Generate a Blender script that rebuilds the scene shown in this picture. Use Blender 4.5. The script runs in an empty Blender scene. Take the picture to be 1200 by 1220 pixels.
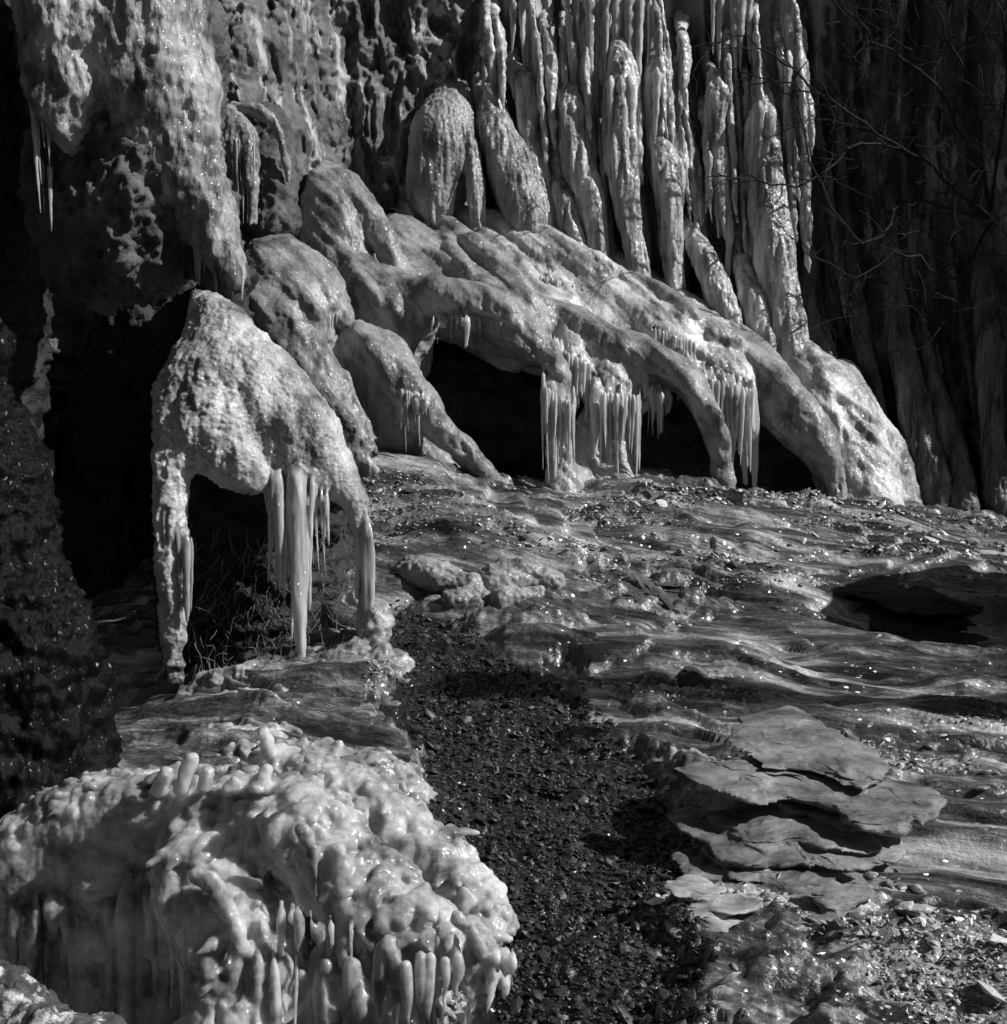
import bpy, math, random
import numpy as np
from mathutils import Vector
random.seed(7)
rng = np.random.default_rng(11)
sc = bpy.context.scene
COL = sc.collection

# ------------------------------------------------------------------ camera
F = 1676.0
CAMZ = 1.6
PITCH = math.atan(160 / F)
cp, sp = math.cos(PITCH), math.sin(PITCH)
cam = bpy.data.cameras.new("camera")
cam.sensor_fit = 'VERTICAL'; cam.sensor_height = 36.0; cam.sensor_width = 36.0
cam.lens = F / 1220 * 36.0
cam.clip_end = 500
co = bpy.data.objects.new("camera", cam); COL.objects.link(co)
co.location = (0, 0, CAMZ); co.rotation_euler = (math.pi / 2 - PITCH, 0, 0)
sc.camera = co

def P(px, py, d):
    """point of the place seen at photo position px,py at distance d along +Y"""
    rx, ru = (px - 600) / F, -(py - 610) / F
    y = cp + ru * sp; z = -sp + ru * cp
    return np.array((rx / y * d, d, CAMZ + z / y * d))

# ------------------------------------------------------------------ noise
def _hash(ix, iy, iz, seed):
    h = (ix.astype(np.int64) * 374761393 + iy.astype(np.int64) * 668265263 + iz.astype(np.int64) * 2147483647 + seed * 974634777) & 0xFFFFFFFF
    h = ((h ^ (h >> 13)) * 1274126177) & 0xFFFFFFFF
    h = (h ^ (h >> 16)) & 0xFFFFFF
    return (h / float(0xFFFFFF)).astype(np.float32)
def vnoise(p, seed=0):
    i = np.floor(p).astype(np.int64); f = (p - i).astype(np.float32)
    u = f * f * f * (f * (f * 6 - 15) + 10)
    x, y, z = i[:, 0], i[:, 1], i[:, 2]
    r = 0
    for dx in (0, 1):
        wx = u[:, 0] if dx else 1 - u[:, 0]
        for dy in (0, 1):
            wy = u[:, 1] if dy else 1 - u[:, 1]
            for dz in (0, 1):
                wz = u[:, 2] if dz else 1 - u[:, 2]
                r = r + _hash(x + dx, y + dy, z + dz, seed) * wx * wy * wz
    return r * 2 - 1
def fbm(p, scale, octaves=4, seed=0, gain=.5):
    p = np.asarray(p, dtype=np.float64) * np.asarray(scale)
    a, r, s = 1.0, 0, 0
    for o in range(octaves):
        r = r + a * vnoise(p + o * 17.3, seed + o); s += a
        a *= gain; p = p * 2.03
    return r / s
def ridged(p, scale, octaves=4, seed=0, gain=.55):
    p = np.asarray(p, dtype=np.float64) * np.asarray(scale)
    a, r, s = 1.0, 0, 0
    for o in range(octaves):
        r = r + a * (1 - np.abs(vnoise(p + o * 11.7, seed + o)) * 2); s += a
        a *= gain; p = p * 2.03
    return r / s

# ------------------------------------------------------------------ objects
def props(o, label=None, cat=None, group=None, kind=None):
    if label: o["label"] = label
    if cat: o["category"] = cat; o["kind"] = "thing"
    if group: o["group"] = group
    if kind: o["kind"] = kind
    return o
def mesh_obj(name, V, Fc, mat, parent=None, normals=None, base=None, smooth=True):
    V = np.asarray(V, dtype=np.float32)
    if parent is not None: base = np.array(parent.location)
    elif base is None: base = np.zeros(3)
    me = bpy.data.meshes.new(name)
    W = V - base.astype(np.float32)
    if isinstance(Fc, np.ndarray):
        n, k = Fc.shape
        me.vertices.add(len(W)); me.vertices.foreach_set("co", W.ravel())
        me.loops.add(n * k); me.loops.foreach_set("vertex_index", Fc.astype(np.int32).ravel())
        me.polygons.add(n)
        me.polygons.foreach_set("loop_start", np.arange(0, n * k, k, dtype=np.int32))
        me.polygons.foreach_set("loop_total", np.full(n, k, dtype=np.int32))
        me.update(calc_edges=True)
    else:
        me.from_pydata(W.tolist(), [], Fc)
    me.polygons.foreach_set("use_smooth", np.full(len(me.polygons), smooth))
    if normals is not None: me.normals_split_custom_set_from_vertices(normals.tolist())
    me.materials.append(mat)
    o = bpy.data.objects.new(name, me); COL.objects.link(o)
    if parent is not None: o.parent = parent
    else: o.location = base
    return o
def empty(name, loc, label, cat, group=None):
    o = bpy.data.objects.new(name, None); COL.objects.link(o); o.location = loc
    return props(o, label, cat, group)

# ------------------------------------------------------------------ fields: smooth unions of tapered limbs -> one skin
def spline(pts, n=4):
    pts = np.asarray(pts, float)
    if len(pts) < 3: return pts
    q = np.vstack([2 * pts[0] - pts[1], pts, 2 * pts[-1] - pts[-2]])
    out = []
    for i in range(1, len(q) - 2):
        for t in np.linspace(0, 1, n, endpoint=False):
            a, b, c, d = q[i - 1], q[i], q[i + 1], q[i + 2]
            out.append(.5 * (2 * b + (c - a) * t + (2 * a - 5 * b + 4 * c - d) * t * t + (3 * b - a - 3 * c + d) * t ** 3))
    out.append(pts[-1])
    return np.array(out)
def chain(pts, n=4):
    """photo-measured limb -> world polyline with radii (radius given in photo pixels)"""
    w = [list(P(x, y, d)) + [r * d / F] for x, y, d, r in pts]
    return spline(w, n)
def wchain(pts, n=4): return spline(pts, n)

class Field:
    def __init__(self, lo, hi, res):
        self.lo = np.asarray(lo, float); self.res = res
        self.n = np.ceil((np.asarray(hi) - self.lo) / res).astype(int) + 1
        self.F = np.full(self.n, 1.0, np.float32)
        self.D = np.full(self.n, 9.0, np.float32)
        self.L = np.zeros(self.n, np.int16)
    def add(self, ch, k, label=0, sub=False, flat=None, sq=2.0):
        m = k + 4 * self.res
        lo = (ch[:, :3] - ch[:, 3:4]).min(0) - m; hi = (ch[:, :3] + ch[:, 3:4]).max(0) + m
        a = np.clip(np.floor((lo - self.lo) / self.res).astype(int), 0, self.n)
        b = np.clip(np.ceil((hi - self.lo) / self.res).astype(int) + 1, 0, self.n)
        if (b - a).min() <= 0: return
        sl = tuple(slice(a[i], b[i]) for i in range(3))
        G = [(self.lo[i] + np.arange(a[i], b[i]) * self.res).astype(np.float32) for i in range(3)]
        X = G[0][:, None, None]; Y = G[1][None, :, None]; Z = G[2][None, None, :]
        d = None
        if flat is not None:
            dt = ((X - ch[0][0]) * flat[0] + (Y - ch[0][1]) * flat[1] + (Z - ch[0][2]) * flat[2]) * (sq - 1)
            X = X + dt * flat[0]; Y = Y + dt * flat[1]; Z = Z + dt * flat[2]
            o0 = ch[0, :3].copy(); e_ = ch[:, :3] - o0; ch = ch.copy(); ch[:, :3] = o0 + e_ + (e_ @ flat)[:, None] * (sq - 1) * flat
        segs = zip(ch[:-1], ch[1:]) if len(ch) > 1 else [(ch[0], ch[0] + 1e-6)]
        for p, q in segs:
            v = q[:3] - p[:3]; L2 = float(v @ v) + 1e-12
            t = np.clip(((X - p[0]) * v[0] + (Y - p[1]) * v[1] + (Z - p[2]) * v[2]) / L2, 0, 1)
            e = np.sqrt((X - p[0] - t * v[0]) ** 2 + (Y - p[1] - t * v[1]) ** 2 + (Z - p[2] - t * v[2]) ** 2) - (p[3] + t * (q[3] - p[3]))
            d = e if d is None else np.minimum(d, e)
        d = (d / sq if flat is not None else d).astype(np.float32)
        cur = self.F[sl]
        if sub:
            h = np.maximum(k - np.abs(cur + d), 0) / k
            self.F[sl] = np.maximum(cur, -d) + h * h * k * .25
        else:
            h = np.maximum(k - np.abs(cur - d), 0) / k
            self.F[sl] = np.minimum(cur, d) - h * h * k * .25
            w = d < self.D[sl]
            self.D[sl] = np.where(w, d, self.D[sl]); self.L[sl] = np.where(w, label, self.L[sl])
    def hit(self, px, py, d0, d1):
        ds = np.arange(d0, d1, self.res * .5); q = P(px, py, 1.0) - np.array((0, 0, CAMZ))
        pt = np.array((0, 0, CAMZ)) + ds[:, None] * q
        i = np.rint((pt - self.lo) / self.res).astype(int)
        ok = ((i >= 0) & (i < self.n)).all(1); i = np.clip(i, 0, self.n - 1)
        k = ok & (self.F[i[:, 0], i[:, 1], i[:, 2]] < 0)
        if not k.any(): return None, 0
        j = int(np.argmax(k)); return ds[j], int(self.L[tuple(i[j])])
    def fold(self, pts, r0, r1, k, d0, d1, sink=.5):
        """a rib of ice lying on the surface already there, along the given line"""
        ch = []; lab = 0
        for t, (x, y) in zip(np.linspace(0, 1, len(pts)), pts):
            d, l = self.hit(x, y, d0, d1)
            if d is None or (ch and abs(d - ch[-1][2]) > .2): break
            r = (r0 + (r1 - r0) * t) * d / F * (.55 + .45 * math.sin(math.pi * min(1, .15 + t)))
            ch.append([x, y, d, r]); lab = l
        n = len(ch)
        if n > 4:
            ch = [[*P(x, y, d + r * (sink + 1.1 * (2 * abs(i / (n - 1) - .5)) ** 3)), r] for i, (x, y, d, r) in enumerate(ch)]
            self.add(spline(ch, 3), k, lab)
    def skin(self):
        f = self.F
        ins = f < 0
        nx, ny, nz = self.n
        c = np.zeros((nx - 1, ny - 1, nz - 1), np.int8)
        for dx in (0, 1):
            for dy in (0, 1):
                for dz in (0, 1):
                    c += ins[dx:nx - 1 + dx, dy:ny - 1 + dy, dz:nz - 1 + dz]
        act = (c > 0) & (c < 8)
        idx = np.argwhere(act)
        ids = np.full(act.shape, -1, np.int32); ids[act] = np.arange(len(idx))
        cor = {}
        for dx in (0, 1):
            for dy in (0, 1):
                for dz in (0, 1):
                    cor[dx, dy, dz] = f[idx[:, 0] + dx, idx[:, 1] + dy, idx[:, 2] + dz]
        acc = np.zeros((len(idx), 3)); cnt = np.zeros(len(idx))
        for ax in range(3):
            for u in (0, 1):
                for v in (0, 1):
                    a = [u, v]; a.insert(ax, 0); b = list(a); b[ax] = 1
                    A, B = cor[tuple(a)], cor[tuple(b)]
                    m = (A < 0) != (B < 0)
                    t = np.where(m, A / np.where(m, A - B, 1), 0)
                    pt = np.zeros((len(idx), 3)); pt[:] = a; pt[:, ax] = t
                    acc += pt * m[:, None]; cnt += m
        V = (idx + acc / cnt[:, None]) * self.res + self.lo
        quads = []
        for ax in range(3):
            o = [i for i in range(3) if i != ax]
            s1 = [slice(1, -1)] * 3; s2 = [slice(1, -1)] * 3
            s1[ax] = slice(0, -1); s2[ax] = slice(1, None)
            A, B = ins[tuple(s1)], ins[tuple(s2)]
            e = np.argwhere(A != B)
            flip = A[A != B]
            e = e + np.array([0 if i == ax else 1 for i in range(3)])
            def cell(u, v):
                q = e.copy(); q[:, o[0]] -= u; q[:, o[1]] -= v
                return ids[q[:, 0], q[:, 1], q[:, 2]]
            q = np.stack([cell(0, 0), cell(1, 0), cell(1, 1), cell(0, 1)], 1)
            if ax == 1: flip = ~flip
            q[~flip] = q[~flip][:, ::-1]
            quads.append(q)
        Q = np.vstack(quads)
        Q = Q[(Q >= 0).all(1)]
        lab = self.L[idx[:, 0], idx[:, 1], idx[:, 2]]
        return V, Q, lab
def vnormals(V, Q):
    n = np.cross(V[Q[:, 2]] - V[Q[:, 0]], V[Q[:, 3]] - V[Q[:, 1]])
    N = np.zeros_like(V)
    for k in range(4): np.add.at(N, Q[:, k], n)
    return N / (np.linalg.norm(N, axis=1, keepdims=True) + 1e-12)
def smoothv(V, Q, it=2):
    for _ in range(it):
        S = np.zeros_like(V); c = np.zeros(len(V))
        for a, b in ((0, 1), (1, 2), (2, 3), (3, 0)):
            np.add.at(S, Q[:, a], V[Q[:, b]]); np.add.at(c, Q[:, a], 1)
            np.add.at(S, Q[:, b], V[Q[:, a]]); np.add.at(c, Q[:, b], 1)
        V = V * .5 + S / np.maximum(c, 1)[:, None] * .5
    return V
def bounds(chs, m):
    A = np.vstack(chs)
    return (A[:, :3] - A[:, 3:4]).min(0) - m, (A[:, :3] + A[:, 3:4]).max(0) + m
def blob(chs, res, k, disp=None, subs=(), it=1):
    """one skin over a set of limbs, roughened by disp(V,N)"""
    lo, hi = bounds(chs, k * .5 + 4 * res)
    f = Field(lo, hi, res)
    for c in chs: f.add(c, k)
    for c in subs: f.add(c, k * .5, sub=True)
    V, Q, _ = f.skin()
    V = smoothv(V, Q, it)
    if disp is not None:
        V = V + vnormals(V, Q) * disp(V, vnormals(V, Q))[:, None]
    return V, Q
def sub(V, Q, keep):
    q = Q[keep]; u, inv = np.unique(q, return_inverse=True)
    return u, inv.reshape(q.shape)

def skin_pieces(f, pieces, parent, disp, it=1):
    """mesh a field and hand out its faces to named parts; shared normals keep the joints invisible"""
    V, Q, L = f.skin(); V = smoothv(V, Q, it)
    dd = disp(V, vnormals(V, Q)); run = np.array([p[0] == 'icicle' for p in pieces])[L]
    dd = np.where(run, fbm(V, (40, 40, 2.5), 3, 61) * .007 + fbm(V, (15, 15, 9), 2, 62) * .006, dd)
    V = V + vnormals(V, Q) * dd[:, None]
    Nn = vnormals(V, Q); fl = L[Q[:, 0]]
    body_of = {}
    for i, pc in enumerate(pieces):
        if pc[0] != 'icicle': body_of[id(pc[2])] = i
    for i, pc in enumerate(pieces):
        if pc[0] != 'icicle': continue
        ix = np.where(fl == i)[0]
        if len(ix) == 0: continue
        par_ = {}
        def find(a):
            while par_.setdefault(a, a) != a:
                par_[a] = par_[par_[a]]; a = par_[a]
            return a
        for q in Q[ix].tolist():
            r0_ = find(q[0])
            for b_ in q[1:]: par_[find(b_)] = r0_
        root = np.array([find(a) for a in Q[ix, 0].tolist()])
        u_, c_ = np.unique(root, return_counts=True)
        if len(u_) > 1: fl[ix[root != u_[c_.argmax()]]] = body_of.get(id(pc[2]), 0)
    for i, (nm, mt, par) in enumerate(pieces):
        k = fl == i
        if k.sum() < 12: continue
        u, q = sub(V, Q, k)
        mesh_obj(nm, V[u], q, mt, par or parent, Nn[u])

# ------------------------------------------------------------------ materials
def new_mat(name):
    m = bpy.data.materials.new(name); m.use_nodes = True
    nt = m.node_tree
    return m, nt, nt.nodes["Principled BSDF"]
def N(nt, t, **kw):
    n = nt.nodes.new(t)
    for k, v in kw.items():
        if k in n.inputs: n.inputs[k].default_value = v
        else: setattr(n, k, v)
    return n
def noise(nt, vec, scale, detail=4, rough=.55):
    n = N(nt, "ShaderNodeTexNoise"); n.inputs["Scale"].default_value = scale
    n.inputs["Detail"].default_value = detail; n.inputs["Roughness"].default_value = rough
    nt.links.new(vec, n.inputs["Vector"]); return n.outputs["Fac"]
def ramp(nt, fac, stops):
    r = nt.nodes.new("ShaderNodeValToRGB"); e = r.color_ramp.elements
    while len(e) < len(stops): e.new(.5)
    for i, (p, c) in enumerate(stops):
        e[i].position = p; e[i].color = (c, c, c, 1)
    nt.links.new(fac, r.inputs["Fac"]); return r.outputs["Color"]
def mapping(nt, scale=(1, 1, 1), rot=(0, 0, 0)):
    t = nt.nodes.new("ShaderNodeTexCoord"); m = nt.nodes.new("ShaderNodeMapping")
    m.inputs["Scale"].default_value = scale; m.inputs["Rotation"].default_value = rot
    nt.links.new(t.outputs["Object"], m.inputs["Vector"]); return m.outputs["Vector"]
def mix(nt, fac, a, b, mode='MIX'):
    n = nt.nodes.new("ShaderNodeMix"); n.data_type = 'RGBA'; n.blend_type = mode
    if isinstance(fac, (int, float)): n.inputs[0].default_value = fac
    else: nt.links.new(fac, n.inputs[0])
    for s, v in ((6, a), (7, b)):
        if isinstance(v, (int, float)): n.inputs[s].default_value = (v, v, v, 1)
        else: nt.links.new(v, n.inputs[s])
    return n.outputs[2]
def add_bump(nt, bsdf, hs):
    prev = None
    for h, dist in hs:
        b = nt.nodes.new("ShaderNodeBump"); b.inputs["Strength"].default_value = 1.0
        b.inputs["Distance"].default_value = dist
        nt.links.new(h, b.inputs["Height"])
        if prev: nt.links.new(prev, b.inputs["Normal"])
        prev = b.outputs["Normal"]
    nt.links.new(prev, bsdf.inputs["Normal"])
def voronoi(nt, vec, scale):
    n = nt.nodes.new("ShaderNodeTexVoronoi"); n.inputs["Scale"].default_value = scale
    nt.links.new(vec, n.inputs["Vector"]); return n.outputs["Distance"]

def facets(nt, vec, scale, amount):
    """normal of a crust of small ice crystals, each tilted its own way"""
    n = N(nt, "ShaderNodeTexVoronoi"); n.inputs["Scale"].default_value = scale
    nt.links.new(vec, n.inputs["Vector"])
    a = nt.nodes.new("ShaderNodeVectorMath"); a.operation = 'SUBTRACT'; a.inputs[1].default_value = (.5, .5, .5)
    nt.links.new(n.outputs["Color"], a.inputs[0])
    b = nt.nodes.new("ShaderNodeVectorMath"); b.operation = 'SCALE'; b.inputs["Scale"].default_value = amount
    nt.links.new(a.outputs[0], b.inputs[0])
    g = nt.nodes.new("ShaderNodeNewGeometry")
    c = nt.nodes.new("ShaderNodeVectorMath"); c.operation = 'ADD'
    nt.links.new(b.outputs[0], c.inputs[0]); nt.links.new(g.outputs["Normal"], c.inputs[1])
    d = nt.nodes.new("ShaderNodeVectorMath"); d.operation = 'NORMALIZE'
    nt.links.new(c.outputs[0], d.inputs[0]); return d.outputs[0]
def ice_mat(name, lo, hi, grain=70, bump=.006, sss=0.0, rough=.32, stretch=1.0, patch=4.0, dirt=.5, glint=.5, cell=170, depth=.03, clear=0.0):
    m, nt, b = new_mat(name)
    v = mapping(nt, (1, 1, stretch)); v1 = mapping(nt)
    big = noise(nt, v, patch, 6, .65)
    fine = noise(nt, v, grain, 3, .6)
    c = ramp(nt, big, [(.34, lo), (.5, lo * .45 + hi * .55), (.64, hi)])
    c2 = ramp(nt, fine, [(.3, .55), (.65, 1.0)])
    col = mix(nt, dirt, c, c2, 'MULTIPLY')
    nt.links.new(col, b.inputs["Base Color"])
    b.inputs["Roughness"].default_value = rough
    b.inputs["IOR"].default_value = 1.31
    if clear: b.inputs["Transmission Weight"].default_value = clear
    if sss:
        b.inputs["Subsurface Weight"].default_value = sss
        b.inputs["Subsurface Radius"].default_value = (1, 1, 1)
        b.inputs["Subsurface Scale"].default_value = depth
    add_bump(nt, b, [(voronoi(nt, v, grain * .7), bump * .6), (noise(nt, v, grain, 4, .6), bump)])
    b.inputs["Coat Weight"].default_value = glint
    b.inputs["Coat Roughness"].default_value = .2
    b.inputs["Coat IOR"].default_value = 1.4
    nt.links.new(facets(nt, v1, cell, .9), b.inputs["Coat Normal"])
    return m
def rock_mat(name, lo, hi, grain=25, bump=.02, rough=.55, stretch=1.0, ice=None, spec=.5, patch=3.0):
    m, nt, b = new_mat(name)
    v = mapping(nt, (.6, 1.5, 1.5) if 'stone' in name else (1, 1, stretch))
    c = ramp(nt, noise(nt, v, patch, 8, .68), [(.35, lo), (.68, hi)])
    if ice:
        vi = mapping(nt, (1, 1, ice[2]))
        mk = ramp(nt, noise(nt, vi, ice[1], 6, .65), [(ice[3], 0), (ice[3] + .08, 1)])
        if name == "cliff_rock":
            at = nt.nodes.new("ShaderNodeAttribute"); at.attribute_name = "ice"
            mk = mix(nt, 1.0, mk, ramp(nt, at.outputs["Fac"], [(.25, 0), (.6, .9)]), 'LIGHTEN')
        c = mix(nt, mk, c, ice[0])
    nt.links.new(c, b.inputs["Base Color"])
    b.inputs["Roughness"].default_value = rough
    b.inputs["Specular IOR Level"].default_value = spec
    add_bump(nt, b, [(noise(nt, v, grain * .3, 8, .7), bump), (noise(nt, v, grain * 2.5, 3, .6), bump * .2)])
    return m
M_ICE = ice_mat("flow_ice", .08, .44, bump=.004, patch=4, stretch=.7, rough=.24, dirt=.4, glint=.35, sss=.4, depth=.04)
M_ICE_PALE = ice_mat("pale_flow_ice", .16, .8, bump=.004, patch=4, stretch=.7, rough=.24, dirt=.4, glint=.35, sss=.5, depth=.04)
M_COL = ice_mat("column_ice", .12, .78, grain=60, stretch=.2, bump=.004, rough=.2, patch=8, sss=.4, glint=.35)
M_COL_SHADE = ice_mat("shade_column_ice", .02, .16, grain=60, stretch=.2, bump=.005, rough=.3, patch=8, glint=.2)  # column ice darkened in colour to paint the shade on the right cliff
M_DRIP = ice_mat("icicle_ice", .35, .82, grain=60, stretch=.1, bump=.003, rough=.1, sss=.8, dirt=.45, glint=.3, clear=.3, depth=.03, patch=9)
M_KNOB = ice_mat("knob_ice", .12, .9, grain=45, bump=.004, rough=.1, sss=.9, patch=6, dirt=.4, glint=.3, cell=130, clear=.3, depth=.05)
M_PILL = ice_mat("pillar_ice", .02, .56, grain=55, bump=.008, stretch=.5, patch=5, glint=.35)
M_ARCH = ice_mat("arch_ice", .08, .76, grain=70, bump=.006, patch=4, rough=.2, sss=.4, glint=.35)
M_WALL = rock_mat("cliff_rock", .03, .22, grain=30, bump=.03, stretch=.35, ice=(.5, 5.0, .25, .53), rough=.35, patch=5)
M_DARK = rock_mat("wet_shade_rock", .006, .03, grain=30, bump=.03, rough=.5)  # wet rock taken near black to deepen caves and recesses as shade would
M_MOSS = rock_mat("mossy_rock", .03, .2, grain=45, bump=.03, rough=.5)
M_BARK = rock_mat("wet_bark", .001, .006, grain=34, bump=.02, rough=.35, stretch=.5, spec=.12, ice=(.45, 55, .6, .64))
M_STONE = rock_mat("layered_stone", .05, .34, grain=30, bump=.012, stretch=1.6, rough=.42, patch=7)
M_TWIG = rock_mat("twig_bark", .008, .02, grain=60, bump=.003, rough=.7, spec=.2)
M_GRAV = rock_mat("path_gravel", .012, .07, grain=60, bump=.004, rough=.4, patch=20)
M_LEAF = rock_mat("dark_leaf", .015, .05, grain=40, bump=.002, rough=.35, patch=9)
M_CRUST = ice_mat("crust_ice", .08, .6, grain=45, bump=.004, rough=.16, patch=9, sss=.5)
def shard_mat():
    m, nt, b = new_mat("ice_shard")
    g = nt.nodes.new("ShaderNodeNewGeometry"); v = mapping(nt)
    c = ramp(nt, g.outputs["Random Per Island"], [(0, .08), (.4, .25), (.75, .5), (1, .85)])
    nt.links.new(c, b.inputs["Base Color"]); b.inputs["Roughness"].default_value = .12; b.inputs["IOR"].default_value = 1.31; b.inputs["Coat Weight"].default_value = .2
    add_bump(nt, b, [(noise(nt, v, 60, 4, .6), .006)])
    return m
M_SHARD = shard_mat()
M_ROOT = rock_mat("dead_root", .06, .2, grain=60, bump=.002, patch=12)

# ------------------------------------------------------------------ ground
CTRL = [(450,560,7.6),(600,590,7.7),(750,600,7.8),(870,600,7.9),(1000,612,8.1),(1100,620,8.6),(1200,635,8.8),
 (500,650,6.9),(700,680,6.8),(900,680,6.9),(1100,690,7.0),(1200,700,7.0),(470,740,6.3),(700,760,6.0),(900,770,6.0),(1200,780,5.9),
 (300,820,5.6),(500,850,5.3),(700,850,5.3),(900,860,5.2),(1200,860,5.1),(450,950,4.6),(650,950,4.6),(900,960,4.5),(1200,960,4.4),
 (650,1080,3.9),(900,1080,3.8),(1200,1080,3.8),(650,1220,3.3),(900,1220,3.3),(1200,1220,3.3),(300,1225,3.2),(0,1225,3.2),(0,930,5.0),(100,880,6.4),(-150,900,6.5),(300,600,8.0)]
CW = np.array([P(*c) for c in CTRL])
def _tps(A, B):
    r2 = ((A[:, None, :] - B[None]) ** 2).sum(-1) + 1e-9
    return .5 * r2 * np.log(r2)
_K = _tps(CW[:, :2], CW[:, :2]) + np.eye(len(CW)) * .02
_Pm = np.hstack([np.ones((len(CW), 1)), CW[:, :2]])
_S = np.linalg.solve(np.block([[_K, _Pm], [_Pm.T, np.zeros((3, 3))]]), np.concatenate([CW[:, 2], np.zeros(3)]))
def base_h(x, y):
    q = np.stack([np.clip(x, -2.6, 3.4), np.clip(y, 3.0, 8.9)], 1)
    return _tps(q, CW[:, :2]) @ _S[:-3] + _S[-3] + q @ _S[-2:]
def inpoly(x, y, poly):
    r = np.zeros(len(x), bool); n = len(poly)
    for i in range(n):
        (x1, y1), (x2, y2) = poly[i], poly[(i + 1) % n]
        if y1 == y2: continue
        c = ((y1 > y) != (y2 > y)) & (x < (x2 - x1) * (y - y1) / (y2 - y1) + x1)
        r ^= c
    return r
def gxy(px, py):
    """where the ground lies under a place of the photo"""
    d = np.linspace(2.6, 12, 1500)
    q = np.array([P(px, py, t) for t in (1.0,)])[0] - np.array((0, 0, CAMZ))
    pts = np.array((0, 0, CAMZ)) + d[:, None] * q[None]
    h = base_h(pts[:, 0], pts[:, 1])
    i = int(np.argmax(pts[:, 2] < h))
    return pts[i]
PATH = [gxy(*p)[:2] for p in [(470,720),(545,745),(590,790),(650,830),(700,850),(735,890),(770,930),(800,985),(850,1010),(790,1085),(850,1130),(835,1180),(850,1225)]] + [np.array((.45,2.2)), np.array((-.9,2.2)), np.array((-.55,3.3)), gxy(600,1180)[:2], gxy(560,1080)[:2], gxy(510,960)[:2], gxy(490,850)[:2], gxy(440,760)[:2]]
BUMPS = []   # (x,y,h,rx,ry,angle): swells and hollows of the ground
def swell(px, py, h, rx, ry, ang=0):
    p = gxy(px, py); BUMPS.append((p[0], p[1], h, rx, ry, ang))
swell(120, 1215, -.45, .75, .5)
swell(620, 645, .10, .9, .25, -.2)
swell(1090, 690, .12, .35, .14, -.1); swell(1100, 745, -.16, .45, .3, -.1); swell(830, 720, -.07, .3, .2, -.3)
swell(900, 655, .05, .5, .12, -.1)
swell(640, 780, .04, .4, .4); swell(990, 900, .05, .5, .3); swell(790, 870, .03, .1, .2)
for cx, cy, hh, rx, ry in ((-.08, 8.6, -.42, .5, .42), (1.1, 8.75, -.4, .3, .4), (1.7, 8.8, -.35, .3, .3), (-.65, 8.4, -.3, .3, .3)): BUMPS.append((cx, cy, hh, rx, ry, 0))
def ground_h(x, y, detail=True):
    h = base_h(x, y)
    p = np.stack([x, y, x * 0], 1)
    for bx, by, bh, rx, ry, an in BUMPS:
        c, s = math.cos(an), math.sin(an)
        u = ((x - bx) * c + (y - by) * s) / rx; v = (-(x - bx) * s + (y - by) * c) / ry
        h = h + bh * np.exp(-(u * u + v * v) * .9)
    if not detail: return h
    m = 0
    for j in range(4):
        m = m + inpoly(x + fbm(p, 3.2, 5, 3) * .3 + (j % 2 - .5) * .05, y + fbm(p, 3.2, 5, 5) * .3 + (j // 2 - .5) * .07, PATH).astype(np.float32) * .25
    c, s = math.cos(-.35), math.sin(-.35)
    q = np.stack([x * c + y * s, -x * s + y * c, x * 0], 1)
    q = q + np.stack([fbm(p, 2, 3, 201), fbm(p, 2, 3, 202), x * 0], 1) * .12
    stp = .075
    t = (h + fbm(q, (1.1, 3.0, 1), 4, 21) * .16) / stp
    fr = t - np.floor(t)
    terr = (np.floor(t) + np.clip((fr - .0) / .22, 0, 1) ** 2 * (3 - 2 * np.clip(fr / .22, 0, 1)) - t + .5) * stp * .5
    st = terr + ridged(q, (.5, 3.4, 1), 4, 22, .45) * .075 + fbm(q, (1.0, 11, 1), 3, 31) * .022 + fbm(q, (1.6, 3, 1), 3, 33) * .06
    lz = np.clip(fbm(p, (1.3, 2, 1), 3, 45) * 2.5 + .2, .05, 1)
    lump = (np.maximum(fbm(p, (9, 12, 1), 4, 41), -.15) * .06 + np.abs(fbm(p, (26, 32, 1), 3, 51)) * .022) * lz
    grav = fbm(p, (4, 4, 1), 3, 61) * .04 + np.abs(fbm(p, (30, 30, 1), 3, 71)) * .03
    return h + grav * m + (st + lump) * (1 - m), 1 - m
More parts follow.
